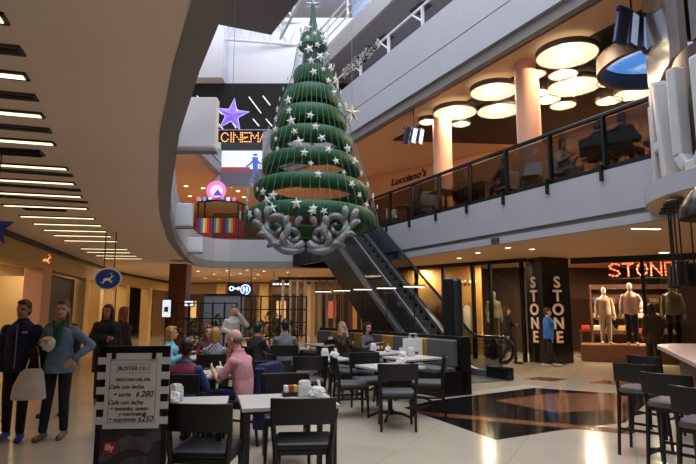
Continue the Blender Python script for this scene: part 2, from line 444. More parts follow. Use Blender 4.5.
# ------------------------------------------------------------------ ground-floor shops, left side
glow_wall = mat('shop_wall_cream', (204, 180, 138), 0.7, var=0.05, scale=1)
bulk_cream = mat('bulkhead_cream', (196, 166, 112), 0.7, var=0.04, scale=1)
SL = [(-4.6, 3.0), (-6.72, 10.7), (-7.6, 14.0), (-8.6, 18.0), (-9.6, 23.0), (-10.2, 31.0)]
struct(ribbon([(p[0], p[1]) for p in SL], 2.55, Z1, 0.35).build('wall_left', bulk_cream))
struct(ribbon(offset(SL, -0.03), Z1-0.12, Z1, 0.06).build('trim_15', black_metal))
struct(ribbon(offset(SL, 3.2), 0, Z1, 0.15).build('wall_left_shops', glow_wall))
def on_left(t, off=0.0):
    """point at distance t along the left shop line"""
    for a, b in zip(SL, SL[1:]):
        a = Vector(a); b = Vector(b); L = (b-a).length
        if t <= L:
            d = (b-a)/L; p = a+d*t
            return Vector((p.x-d.y*off, p.y+d.x*off, 0)), math.atan2(d.y, d.x)
        t -= L
    return Vector((b.x, b.y, 0)), math.atan2(d.y, d.x)
for i, (t, w, m) in enumerate([(10.75, 0.75, salmon), (15.3, 0.6, cream), (17.3, 0.5, cream), (19.3, 0.45, cream), (21.5, 0.5, cream), (25, 0.5, cream)]):
    p, a = on_left(t, 0.2)
    struct(MB().box((p.x, p.y, 1.3), (w, 0.42, 2.6), rz=a).build('pillar', m, bevel=0.015))
for t in (15.3, 17.4, 20.0):
    p, a = on_left(t, 0.1); pp, a2 = on_left(t, 1.8)
    struct(MB().box((pp.x, pp.y, 1.3), (0.16, 2.8, 2.6), rz=a).build('partition', cream if t > 12 else bulk_cream))
p, a = on_left(13.1, 0.35)
struct(MB().box((p.x, p.y, 1.25), (3.6, 0.1, 2.5), rz=a).build('door_2', mat('shop_door_dark', (34, 28, 24), 0.5)))
for i, t in enumerate((5.0, 8.2, 10.6, 14.2, 17.0, 20.5, 24.5)):
    p, a = on_left(t, 1.6)
    lamp('shop_light', 'AREA', (p.x, p.y, 3.0), 26, WARM3, 1.2)
# far ground-floor wall with lit shops
struct(MB().box((-3.5, 32.2, 1.55), (16, 0.2, 3.1)).build('wall_back', mat('far_shop_wall', (172, 140, 104), 0.6, var=0.1, scale=0.6)))
for x in (-10.2, -7.4, -4.9, -2.2):
    struct(MB().box((x, 31.8, 1.5), (0.5, 0.4, 3.0)).build('pillar', cream))
far_dark = mat('far_shop_dark', (58, 40, 32), 0.4, var=0.3, scale=1.5)
for i, (x, w_) in enumerate(((-8.8, 1.7), (-6.15, 1.5), (-3.55, 1.8), (-0.6, 1.8))):
    struct(MB().box((x, 32.0, 1.2), (w_, 0.12, 2.4)).build('window_%d' % (30+i), far_dark))
    struct(MB().box((x-w_*0.2, 31.9, 1.5), (w_*0.3, 0.08, 1.0)).build('window_%d' % (40+i), [mat('far_lit_a', (230, 180, 120), .5, emit=.5), mat('far_lit_b', (190, 90, 70), .5, emit=.4)][i % 2]))
for x in (-8.5, -6, -3.5, -1):
    lamp('shop_light', 'AREA', (x, 30, 3.0), 22, WARM3, 1.0)
for x, y in ((-5, 23), (-1.5, 24), (-8, 20)):
    lamp('hall_light', 'AREA', (x, y, 3.04), 24, WARM3, 1.2)

# ------------------------------------------------------------------ clothing shop on the right
shop_dark = mat('shop_interior', (70, 44, 34), 0.6, var=0.2, scale=1.2)
SHL = [(0.4, 21.8), (1.52, 20.5), (4.03, 17.8), (5.35, 16.35)]       # left window line
SHR = [(6.75, 16.35), (8.2, 15.6), (10.4, 14.3), (13, 12.9)]           # right window line
mid = Vector((6.05, 15.95, 0))
struct(ribbon([(p[0], p[1]) for p in SHL[::-1]], 2.98, Z1, -0.12).build('trim_16', black_metal))
struct(ribbon([(p[0], p[1]) for p in SHR], 2.92, Z1, 0.14).build('trim_17', black_metal))
struct(MB().prism([(0.4, 22.1), (5.5, 16.6), (7, 16.6), (13, 13.2), (18, 20), (6, 27)], 2.85, Z1).build('ceiling_shop', mat('shop_ceiling', (52, 38, 32), 0.8)) if False else MB().box((12, 24, 3.05), (0.1, 0.1, 0.05)).build('trim_18', shop_dark))
struct(ribbon([(0.0, 24.5), (6.2, 20.2), (12, 20.8), (18, 17)], 0, Z1, 0.2).build('wall_shop_back', shop_dark))
amber = mat('amber_wall', (214, 156, 84), 0.6, var=0.12, scale=1.5)
struct(ribbon([(0.2, 23.2), (4.6, 18.9)], 0, Z1, 0.12).build('wall_shop_side', amber))
def along(path, t):
    for a, b in zip(path, path[1:]):
        a = Vector(a); b = Vector(b); L = (b-a).length
        if t <= L: return a+(b-a)*(t/L), math.atan2((b-a).y, (b-a).x)
        t -= L
    return b, math.atan2((b-a).y, (b-a).x)
nwin = 2
for t in (0.05, 1.7, 3.1, 4.3, 5.5, 6.15, 7.25):
    p, a = along(SHL, t)
    struct(MB().box((p.x, p.y, 1.5), (0.09, 0.12, 3.0), rz=a).build('window_%d' % nwin, black_metal)); nwin += 1
p0, a0 = along(SHL, 0); p1, a1 = along(SHL, 7.3)
struct(ribbon([tuple(p1), tuple(p0)], 0.08, 2.98, 0.012).build('window_%d' % nwin, clear)); nwin += 1
for t in (1.9, 3.55, 6.1):
    p, a = along(SHR, t)
    struct(MB().box((p.x, p.y, 1.5), (0.1, 0.14, 3.0), rz=a).build('window_%d' % nwin, black_metal)); nwin += 1
struct(ribbon([tuple(along(SHR, 1.9)[0]), tuple(along(SHR, 6.1)[0])], 0.08, 2.95, 0.012).build('window_%d' % nwin, clear)); nwin += 1
for (x, y, pw, c) in ((2.6, 20.4, 120, WARM2), (4.6, 18.3, 80, WARM2), (7.6, 17.4, 90, WARM2), (9.2, 16.4, 120, WARM2), (11, 16.2, 90, WARM)):
    lamp('shop_spot', 'AREA', (x, y, 3.02), pw, c, 0.35)
# display plinth
plinth_m = mat('plinth_brown', (120, 84, 60), 0.4, var=0.12)
tag(MB().prism([(7.1, 16.75), (8.35, 16.15), (10.5, 14.95), (11.0, 15.9), (8.9, 17.0), (7.5, 17.7)], 0, 0.5).build('display_plinth', plinth_m, bevel=0.02),
    'brown display platform behind the shop glass under the mannequins', 'platform')

# black pillar with the two STONE boards
sp = thing('sign_pillar', 'tall black square shop pillar with pale lettering running down two faces', 'sign', (0, 0, 0))
A, B, C_ = on_z(525, 362, 0), on_z(541, 367, 0), on_z(566, 362, 0)
B.y = 15.9; A = Vector((5.45, 16.6, 0)); B = Vector((5.68, 15.85, 0)); C_ = Vector((6.62, 16.2, 0))
Dd = A+(C_-B)
MB().prism([(v.x, v.y) for v in (A, B, C_, Dd)], 0.0, Z1-0.02).build('pillar_body', black_gloss, sp)
beige = mat('letter_beige', (214, 184, 158), 0.5, var=0.03, emit=0.08)
def vertical_word(word, p, q, ztop, step, size, m, parent, wf=1.0):
    d = (q-p); a = math.atan2(d.y, d.x); n = Vector((math.sin(a), -math.cos(a), 0)); c = (p+q)/2+n*0.012
    for i, ch in enumerate(word):
        tm = text_mb(ch, size, 0.01, 0.012)
        for v in tm.v: v.x *= wf
        o = tm.build('letter', m, parent, (c.x, c.y, ztop-step*(i+1))); o.rotation_euler = (PI/2, 0, a)
        # slab serifs
vertical_word('STONE', B.lerp(C_, 0.22), B.lerp(C_, 0.82)*1.0, 2.60, 0.40, 0.46, beige, sp, 1.12)
vertical_word('STONE', A.lerp(B, 0.05), A.lerp(B, 0.9), 2.60, 0.40, 0.46, beige, sp, 1.12)

# red bulb word over the shop goods
bulb_red = mat('bulb_red', (255, 92, 60), 0.5, emit=3.0)
ws = thing('bulb_sign', 'red light-bulb letters spelling a word above the shop goods', 'sign', (0, 0, 0))
def bulb_word(word, loc, rz, h, w, gap, m, parent, r, back=None):
    strokes = {
     'S': [(1, .9), (.7, 1), (.3, 1), (0, .82), (.15, .6), (.5, .5), (.85, .4), (1, .18), (.7, 0), (.3, 0), (0, .1)],
     'T': [(0, 1), (.25, 1), (.5, 1), (.75, 1), (1, 1), (.5, .8), (.5, .6), (.5, .4), (.5, .2), (.5, 0)],
     'O': [(.5+.5*math.cos(k*PI/5), .5+.5*math.sin(k*PI/5)) for k in range(10)],
     'N': [(0, 0), (0, .25), (0, .5), (0, .75), (0, 1), (.25, .75), (.5, .5), (.75, .25), (1, 0), (1, .25), (1, .5), (1, .75), (1, 1)],
     'E': [(1, 1), (.66, 1), (.33, 1), (0, 1), (0, .75), (0, .5), (.35, .5), (.7, .5), (0, .25), (0, 0), (.33, 0), (.66, 0), (1, 0)],
     'C': [(.5+.5*math.cos(k*PI/6), .5+.5*math.sin(k*PI/6)) for k in range(1, 12)],
     'I': [(.5, 0), (.5, .25), (.5, .5), (.5, .75), (.5, 1)],
     'M': [(0, 0), (0, .33), (0, .66), (0, 1), (.25, .7), (.5, .4), (.75, .7), (1, 1), (1, .66), (1, .33), (1, 0)],
     'A': [(0, 0), (.12, .25), (.25, .5), (.37, .75), (.5, 1), (.63, .75), (.75, .5), (.88, .25), (1, 0), (.5, .35)]}
    x = 0; R = Matrix.Rotation(rz, 3, 'Z')
    for ch in word:
        b = MB(); wd = w*(0.25 if ch == 'I' else 1)
        b.tube([Vector(loc)+R @ Vector((x+u*wd, 0, v*h)) for (u, v) in strokes[ch]], r*0.35, 5)
        for (u, v) in strokes[ch]:
            b.ell(Vector(loc)+R @ Vector((x+u*wd, 0, v*h)), r, 8, 6)
        b.build('bulb_string', m, parent, smooth=True)
        x += wd+gap
p = on_y(610, 276, 17.3)
bulb_word('STONE', (p.x, p.y, p.z), math.radians(-22), 0.38, 0.28, 0.11, bulb_red, ws, 0.028)
MB().beam((p.x, p.y+0.05, p.z-0.08), (p.x+1.9, p.y-.75, p.z-0.08), 0.03, 0.03).build('rail', black_metal, ws)
for t in (0.1, 1.0, 1.8):
    MB().cyl((p.x+t, p.y+0.05-0.4*t, p.z-0.08), (p.x+t, p.y+0.05-0.4*t, Z1), 0.012, n=8).build('hanger_rod', black_metal, ws)

# ------------------------------------------------------------------ ceiling lights
STR = [((-3.1, 4.65), (-2.69, 4.8)), ]
ends = [(7, 18), (28, 76), (44, 115), (55, 143), (68, 168), (75, 183), (82, 196), (88, 208), (95, 218), (102, 225), (107, 231), (112, 236), (118, 241), (128, 249), (131, 252.2), (137, 255.6), (142, 258.4)]
sproto = None
def strip_proto(dark):
    t = thing('air_slot' if dark else 'strip_light', '', 'air vent' if dark else 'ceiling light')
    m = MB().box((-0.575, 0.0475, -0.006), (1.15, 0.025, 0.016)); m.box((-0.575, -0.0475, -0.006), (1.15, 0.025, 0.016))
    m.box((-1.14, 0, -0.006), (0.02, 0.12, 0.016)); m.box((-0.01, 0, -0.006), (0.02, 0.12, 0.016))
    m.build('frame', mat('slot_frame', (70, 58, 50), 0.6), t)
    MB().box((-0.575, 0, -0.009), (1.11, 0.05, 0.020)).build('grille' if dark else 'diffuser', black_wall if dark else lamp_strip, t)
    return t
lit = strip_proto(False); slot = strip_proto(True); nl = 0; ns = 0
words = ['nearest', 'second', 'third', 'fourth', 'fifth', 'sixth', 'seventh', 'eighth', 'ninth', 'tenth', 'eleventh', 'twelfth', 'thirteenth', 'fourteenth', 'fifteenth', 'sixteenth', 'seventeenth']
P = [on_z(*e, Z1) for e in ends]
for i, q in enumerate(P):
    nx = P[min(i+1, len(P)-1)]; pv = P[max(i-1, 0)]; t = nx-pv
    ang = math.atan2(t.y, t.x)-PI/2-math.radians(6)
    o = lit if i == 0 else copy_tree(lit)
    o.location = (q.x, q.y, Z1-0.002); o.rotation_euler = (0, 0, ang)
    tag(o, 'lit strip light in the taupe ceiling, %s from the front' % words[i], None, 'strip lights in the left ceiling')
sl = [(23, 50), (37, 97), (51, 130), (73, 175), (81, 190), (88, 202)]
for i, e in enumerate(sl):
    q = on_z(*e, Z1)
    o = slot if i == 0 else copy_tree(slot)
    o.location = (q.x, q.y, Z1-0.002); o.rotation_euler = (0, 0, math.radians(14+i*2))
    tag(o, 'dark unlit slot vent between the strip lights, %s from the front' % words[i], None, 'dark slots in the left ceiling')
for i, (e, w) in enumerate((((20, 151), 0.5), ((52, 208.5), 0.6))):
    q = on_z(*e, Z1); t = thing('air_vent', ('short black louvred air vent near the fourth strip light', 'black louvred air vent among the sixth and seventh strip lights')[i], 'air vent', (q.x, q.y, Z1), 0.25)
    MB().box((-w/2+.2, 0, -0.01), (w, 0.18, 0.02)).build('frame', black_metal, t)
    for k in range(4): MB().box((-w/2+.2, -0.06+0.04*k, -0.025), (w-.04, 0.012, 0.02)).build('louver', black_wall, t)
# downlights
def downlight(power):
    t = thing('downlight', '', 'ceiling light')
    MB().lathe([(0.07, -0.001), (0.10, -0.001), (0.105, -0.012), (0.07, -0.012), (0.07, -0.001)], n=20).build('trim_ring', white_paint, t, smooth=True)
    MB().lathe([(0.0, -0.006), (0.07, -0.006)], n=20).build('lens', lamp_warm, t)
    lamp('lamp_light', 'SPOT', (0, 0, -0.03), power, WARM3, 0.04, spot=140, parent=t)
    return t
DLP = {}
def put_dl(px, py, z, label, group, s=1.0):
    q = on_z(px, py, z)
    if group in DLP: o = copy_tree(DLP[group])
    else: o = DLP[group] = downlight({'downlights before the clothing shop': 60, 'downlights below the far balcony': 45}.get(group, 60))
    o.location = (q.x, q.y, z); o.scale = (s, s, s); tag(o, label, None, group)
    return o
for (x, y) in ((418, 281), (432, 277), (388, 267), (478, 252.5), (491, 261), (532, 249), (508, 247.5), (459, 258)):
    put_dl(x, y, Z1, 'small round downlight in the sand soffit in front of the clothing shop', 'downlights before the clothing shop')
for (x, y) in ((198, 271), (214, 274), (227, 270.5), (231, 275), (240, 273.5), (247, 270), (258, 274), (205, 278), (219, 279.5), (254, 278), (264, 271), (288, 272), (300, 276), (246, 280)):
    put_dl(x, y, Z1, 'small round downlight in the sand ceiling below the far balcony', 'downlights below the far balcony')
for (x, y) in ((186, 186), (203, 188), (190, 196), (211, 192), (231, 187), (238, 191), (244, 197), (200, 200), (222, 196)):
    put_dl(x, y, Z3, 'small round downlight in the ceiling of the floor with the toy stand', 'downlights of the far upper hall', 1.4)
# square recessed lights of the soffit near the ring slab
for i, e in enumerate(((646, 228), (664, 252))):
    q = on_z(*e, Z1); t = thing('ceiling_light', ('long slim ceiling light beside the round kiosk canopy', 'small ceiling light over the shop window with mannequins')[i], 'ceiling light', (q.x, q.y, Z1), math.radians(8))
    MB().box((0, 0, -0.01), (0.62 if i == 0 else 0.3, 0.12, 0.02)).build('frame', white_paint, t)
    MB().box((0, 0, -0.021), (0.56 if i == 0 else 0.26, 0.08, 0.004)).build('diffuser', lamp_warm, t)

# round canteen luminaires
RL = [(494, 93, 23), (499, 112, 21), (455, 114, 21), (428, 123, 9), (461, 125, 9), (532, 76, 13), (567, 57, 29), (563, 76, 13.5), (574, 88, 25), (548, 101, 11.5), (563, 106.5, 12), (540, 94, 9), (608, 84, 10), (634, 95, 18), (609, 102, 12)]
names = ['large round lamp left of the pair of front columns', 'large round lamp lower behind the left front column', 'round lamp at the left end of the dark ceiling', 'small round lamp at the far left corner of the dark ceiling', 'small round lamp just below the left large one', 'small round lamp above the right column', 'largest round lamp in the middle of the dark ceiling', 'small round lamp under the largest one', 'broad round lamp second largest right of the column', 'small round lamp beside the right column, upper', 'small round lamp beside the right column, lower', 'small round lamp half behind the right column', 'small round lamp left of the sky dome', 'wide round lamp under the sky dome', 'small round lamp lowest on the right']
lamp_rim = mat('lamp_rim', (92, 76, 62), 0.5)
for (x, y, r), nm in zip(RL, names):
    zz = 7.42; q = on_z(x, y, zz); R = r*(q.y*math.cos(PITCH)+(zz-EYE)*math.sin(PITCH))/FPX
    t = thing('round_ceiling_lamp', 'cream glowing '+nm, 'ceiling light', (q.x, q.y, Z3-0.06), 0, 'round lamps of the canteen ceiling')
    MB().lathe([(R, -0.20), (R+0.02, -0.20), (R+0.02, -0.06), (R, -0.06), (R, -0.20)], n=40).build('drum', lamp_rim, t, smooth=True)
    MB().lathe([(0.0, -0.185), (R, -0.185)], n=40).build('diffuser', lamp_round, t)
    MB().cyl((0, 0, -0.18), (0, 0, 0.0), 0.03, n=8).build('stem', black_metal, t)
    lamp('lamp_light', 'POINT', (0, 0, -0.24), 48*r/12, (1, 0.76, 0.52), 0.04, parent=t)
# sky dome
def skydome_mat():
    m = D.materials.new('sky_dome_panel'); m.use_nodes = True; nt = m.node_tree; p = nt.nodes['Principled BSDF']; L = nt.links.new
    co = nt.nodes.new('ShaderNodeTexCoord'); n = nt.nodes.new('ShaderNodeTexNoise'); n.inputs['Scale'].default_value = 0.9; n.inputs['Detail'].default_value = 5
    r = nt.nodes.new('ShaderNodeValToRGB'); r.color_ramp.elements[0].position = 0.47; r.color_ramp.elements[0].color = rgb((72, 128, 205)); r.color_ramp.elements[1].position = 0.62; r.color_ramp.elements[1].color = rgb((205, 222, 240))
    L(co.outputs['Object'], n.inputs['Vector']); L(n.outputs['Fac'], r.inputs['Fac']); L(r.outputs['Color'], p.inputs['Base Color']); L(r.outputs['Color'], p.inputs['Emission Color']); p.inputs['Emission Strength'].default_value = 0.8
    return m
q = on_z(652, 44, 7.15)
q.y += 1.0; q.x += 0.75; t = thing('sky_dome_lamp', 'big round ceiling dome showing blue sky with clouds inside a brown rim', 'ceiling light', (q.x, q.y, Z3-0.061))
MB().lathe([(1.22, -0.55), (1.34, -0.55), (1.34, -0.0), (1.22, -0.0), (1.22, -0.55)], n=48).build('rim', mat('dome_rim', (52, 36, 29), 0.5), t, smooth=True)
MB().lathe([(0.0, -0.05), (0.5, -0.06), (0.9, -0.10), (1.22, -0.16)], n=48).build('sky_panel', skydome_mat(), t, smooth=True)

# ------------------------------------------------------------------ balcony light boxes, cinema front, star
box_white = mat('lightbox_face', (214, 215, 222), 0.5, var=0.02, scale=1)
def light_box(px0, py0, px1, py1, y, label):
    a = on_y(px0, py0, y); b = on_y(px1, py1, y)
    w = b.x-a.x; h = a.z-b.z; t = thing('display_box', label, 'display panel', ((a.x+b.x)/2, y+0.09, b.z))
    MB().box((0, 0, h/2), (w, 0.18, h)).build('casing', white_paint, t, bevel=0.01)
    MB().box((0, -0.092, h/2), (w-0.05, 0.012, h-0.05)).build('face', box_white, t)
    MB().box((0, 0.0, -0.02), (w, 0.2, 0.04)).build('base_rail', lip_grey, t)
    MB().box((-w/2+0.02, 0.16, h/2), (0.2, 0.16, h*0.7)).build('bracket', lip_grey, t)
light_box(174, 97, 215, 148, 7.6, 'largest pale blank display box on the left balcony edge beside the purple star')
light_box(171, 203, 191, 226, 11.8, 'small pale blank display box on the left balcony edge, middle of three')
light_box(187, 237, 201, 252, 16.2, 'smallest pale blank display box at the curved far end of the balcony')

cs = thing('cinema_sign', 'row of warm light-bulb letters spelling CINEMA on the black upper wall', 'sign', (0, 0, 0))
p = on_y(221.5, 142, 25.05)
bulb_warm = mat('bulb_warm', (255, 176, 112), 0.5, emit=0.85)
bulb_word('CINEMA', (p.x, 25.0, p.z), 0, 0.44, 0.34, 0.08, bulb_warm, cs, 0.036)
MB().box((p.x+1.5, 25.14, p.z-0.15), (4.4, 0.1, 0.05)).build('rail', steel, cs); MB().box((p.x+1.5, 25.14, p.z+0.62), (4.4, 0.1, 0.05)).build('rail', steel, cs)
struct(MB().box((-4.0, 25.1, 9.1), (6.4, 0.2, 0.75)).build('trim_19', mat('cinema_band', (58, 56, 58), 0.6)))
slash = mat('slash_glow', (225, 222, 215), 0.5, emit=0.7)
for k, (x0, y0, x1, y1) in enumerate(((197, 96, 200, 99), (249, 97, 261, 113), (263, 96, 270, 105), (253, 119, 259, 126), (266, 119, 272, 126), (216, 108, 222, 114), (216, 121, 223, 129), (234, 107, 243, 115), (232, 122, 236, 128))):
    a = on_y(x0, y0, 25.12); b = on_y(x1, y1, 25.12)
    tag(MB().beam(a, b, 0.05, 0.09, up=(0, 1, 0)).build('wall_lamp', slash), 'slanted white light bar on the black cinema wall', 'wall light', 'slanted light bars on the cinema wall')
# video screen under the sign
a = on_y(222, 151, 24.9); b = on_y(272, 186, 24.9)
sc_ = thing('video_screen', 'large bright video screen with a dancing figure under the cinema letters', 'screen', ((a.x+b.x)/2, 24.9, b.z))
w = b.x-a.x; h = a.z-b.z
MB().box((0, 0.06, h/2), (w+0.16, 0.1, h+0.1)).build('bezel', mat('screen_bezel', (150, 156, 172), 0.4), sc_)
MB().box((0, 0.0, h*0.74), (w, 0.02, h*0.52)).build('picture_sky', mat('screen_white', (222, 228, 246), 0.5, emit=0.55), sc_)
MB().box((0, 0.0, h*0.24), (w, 0.02, h*0.48)).build('picture_ground', mat('screen_grey', (86, 84, 96), 0.5, emit=0.45), sc_)
MB().box((-w*0.22, -0.012, h*0.47), (w*0.56, 0.01, h*0.13)).build('picture_band', mat('screen_red', (140, 64, 72), 0.5, emit=0.5), sc_)
f = MB(); cx = w*0.16
f.tube([(cx, -.02, h*.92), (cx, -.02, h*.86)], 0.1, 8); f.tube([(cx, -.02, h*.82), (cx+.02, -.02, h*.45)], [0.14, 0.11], 8)
f.tube([(cx, -.02, h*.78), (cx-.28, -.02, h*.6), (cx-.42, -.02, h*.55)], 0.05, 6); f.tube([(cx, -.02, h*.78), (cx+.25, -.02, h*.62)], 0.05, 6)
f.tube([(cx-.03, -.02, h*.45), (cx-.06, -.02, h*.12)], 0.06, 6); f.tube([(cx+.05, -.02, h*.45), (cx+.3, -.02, h*.2)], 0.06, 6)
for i, v in enumerate(f.v): f.v[i] = Vector((v.x, -0.02+(v.y+.02)*0.05, v.z))
f.build('picture_dancer', mat('screen_blue', (66, 84, 170), 0.5, emit=0.7), sc_)
struct(MB().box(((on_y(218, 160, 25).x), 25.0, 8.4), (0.28, 0.3, 2.0)).build('trim_20', white_paint))

def star_poly(R, r, n=5, rot=PI/2):
    return [((R if k % 2 == 0 else r)*math.cos(rot+k*PI/n), (R if k % 2 == 0 else r)*math.sin(rot+k*PI/n)) for k in range(2*n)]
def star_solid(mb, R, r, th, M, mi=0):
    pl = star_poly(R, r); n = len(pl)
    vs = [M @ Vector((x, y, 0)) for x, y in pl]+[M @ Vector((0, 0, th)), M @ Vector((0, 0, -th))]
    fs = [(i, (i+1) % n, n) for i in range(n)]+[((i+1) % n, i, n+1) for i in range(n)]
    return mb.add(vs, fs, mi)
XZ = Matrix(((1, 0, 0), (0, 0, -1), (0, 1, 0)))
def place(M3, loc): return Matrix.Translation(loc) @ M3.to_4x4()
c = on_y(232, 115, 17.0)
st = thing('star_lantern', 'glowing purple five-pointed star hanging before the black cinema wall', 'star lantern', (c.x, c.y, c.z))
M = place(Matrix.Rotation(0.12, 3, 'Y') @ XZ, (0, 0, 0))
star_solid(MB(), 0.56, 0.21, 0.12, M).build('star_body', mat('star_purple', (118, 92, 205), 0.5, var=0.35, scale=26, emit=0.75), st)
fr = MB(); pl = [M @ Vector((x, y, 0)) for x, y in star_poly(0.57, 0.215)]
fr.tube(pl, 0.016, 6, closed=True); fr.build('star_frame', mat('star_edge', (190, 176, 240), 0.5, emit=0.8), st)
MB().cyl((0, 0, 0.55), (0, 0, 14.0-c.z), 0.008, n=6).build('hanging_wire', black_metal, st)
# blue star at the left picture edge
c = on_y(0, 228, 5.2)
st = thing('star_lantern', 'dark blue star ornament hanging under the strip lights at the shop edge', 'star lantern', (c.x-0.05, c.y, c.z))
star_solid(MB(), 0.2, 0.085, 0.05, place(XZ, (0, 0, 0))).build('star_body', mat('star_blue', (38, 44, 100), 0.4, var=0.2, emit=0.1), st)
MB().cyl((0, 0, 0.19), (0, 0, Z1-c.z), 0.005, n=6).build('hanging_wire', black_metal, st)

# ------------------------------------------------------------------ the hanging tree
TX, TY = -0.9, 13.0
def tz(py): return on_y(310, py, TY).z
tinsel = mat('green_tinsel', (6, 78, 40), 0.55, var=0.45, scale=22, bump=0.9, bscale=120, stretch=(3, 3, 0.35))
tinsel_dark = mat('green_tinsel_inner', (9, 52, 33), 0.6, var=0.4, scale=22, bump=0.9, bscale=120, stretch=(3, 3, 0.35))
tree = thing('hanging_christmas_tree', 'tall green tiered tinsel tree with silver stars hanging in the atrium', 'christmas tree', (TX, TY, tz(226)))
Z0T = tz(226)
tiers = [(206, 1.58, 0.165), (177, 1.40, 0.155), (152, 1.21, 0.155), (129, 1.03, 0.165), (108, 0.87, 0.175), (88, 0.69, 0.18), (69, 0.48, 0.19)]
def tier(zc, R, hh, tilt, tilta, th, m, nm):
    mb = MB(); n = 72; prof = []
    for k in range(12):
        g = 2*PI*k/12; prof.append((math.copysign(abs(math.cos(g))**0.7, math.cos(g))*th, math.copysign(abs(math.sin(g))**0.6, math.sin(g))*hh))
    vs = []; fs = []
    for i in range(n):
        g = 2*PI*i/n; pl = 1+(0.02 if i % 2 else -0.02)
        for (u, v) in prof:
            r = R-th+u*pl
            x, y = r*math.cos(g), r*math.sin(g)
            vs.append((x, y, zc+v+tilt*R*math.cos(g-tilta)))
    for i in range(n):
        j = (i+1) % n
        for k in range(12):
            l = (k+1) % 12; fs.append((i*12+k, j*12+k, j*12+l, i*12+l))
    return mb.add(vs, fs).build(nm, m, tree, smooth=True)
for i, (py, R, hh) in enumerate(tiers):
    # front rim height: seen from below at distance TY-R
    zf = EYE+(on_y(310, py, TY-R).z-EYE)
    tl_ = 0.075 if i < 5 else 0.05
    tier(zf-Z0T-tl_, R, hh*1.14, tl_/R, -PI/2-0.25, 0.17 if i < 5 else 0.14, tinsel, 'tinsel_ring')
zt = [on_y(310, py, TY-R).z-Z0T for (py, R, hh) in tiers]
ztop0, ztop1 = tz(50)-Z0T+0.05, tz(9)-Z0T
mb = MB(); n = 48; vs = []; fs = []
prof = [(0.03, ztop1), (0.09, ztop1-0.35), (0.17, ztop1-0.8), (0.27, ztop0+0.35), (0.35, ztop0+0.1), (0.37, ztop0), (0.30, ztop0-0.06), (0.05, ztop0+0.05)]
mb.lathe(prof, n=n)
for i, v in enumerate(mb.v):
    g = math.atan2(v.y, v.x); k = 1+0.05*math.sin(g*24); mb.v[i] = Vector((v.x*k, v.y*k, v.z))
mb.build('tinsel_cap', tinsel, tree, smooth=True)
# inner dark net of the upper half
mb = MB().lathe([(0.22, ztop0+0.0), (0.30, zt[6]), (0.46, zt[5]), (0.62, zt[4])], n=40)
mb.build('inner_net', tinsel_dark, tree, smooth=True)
def cone_r(z):
    pts = [(ztop1, 0.03), (ztop0, 0.39)]+[(zt[i], tiers[i][1]+0.03) for i in (6, 5, 4, 3, 2, 1, 0)]+[(zt[0]-1.0, tiers[0][1]+0.12)]
    for (za, ra), (zb, rb_) in zip(pts, pts[1:]):
        if zb <= z <= za: return ra+(rb_-ra)*(za-z)/(za-zb)
    return pts[-1][1]
silver_bead = mat('silver_bead', (112, 132, 122), 0.45, 0.3, var=0.15)
NS = 44
for k in range(NS):
    g = 2*PI*k/NS+0.05; mb = MB(); zz = ztop1-0.5 if k % 2 else ztop0; zend = zt[0]-0.25-0.12*random.random()
    pts = []
    for i in range(16):
        z = zz+(zend-zz)*i/15; r = cone_r(z)+0.01; pts.append((r*math.cos(g), r*math.sin(g), z))
    mb.tube(pts, 0.0042, 5); mb.build('bead_strand', silver_bead, tree)
star_m = mat('silver_star', (205, 208, 210), 0.45, 0.15, var=0.12, scale=20)
star_mesh = star_solid(MB(), 0.125, 0.055, 0.03, place(XZ, (0, 0, 0))).mesh('star_ornament'); star_mesh.materials.append(star_m)
for k in range(98):
    z = zt[0]-0.15+(ztop1-0.45-zt[0])*(((k*0.618+0.3) % 1)**1.2); g = (k*2.399963) % (2*PI)-PI if k > 66 else -PI+0.15+(PI-0.3)*((k*0.7549) % 1)
    r = cone_r(z)+0.085; o = D.objects.new('star_ornament', star_mesh); COL.objects.link(o); o.parent = tree
    o.location = (r*math.cos(g), r*math.sin(g), z); s_ = random.choice((0.6, 0.75, 0.85, 1.1)); o.scale = (s_, s_, s_)
    o.rotation_euler = (0, random.uniform(-0.5, 0.5), g+PI/2)
top = MB(); star_solid(top, 0.2, 0.07, 0.05, place(XZ, (0, 0, ztop1+0.12)))
for k in range(10):
    g = k*2.4; top.tube([(0, 0, ztop1+0.1), (0.2*math.cos(g), 0.2*math.sin(g), ztop1+0.1+0.12*math.sin(k))], [0.012, 0.004], 5)
top.build('tree_topper', chrome, tree)
MB().cyl((0, 0, ztop1), (0, 0, ztop1+7.4), 0.012, n=6).build('hanging_cable', steel, tree)
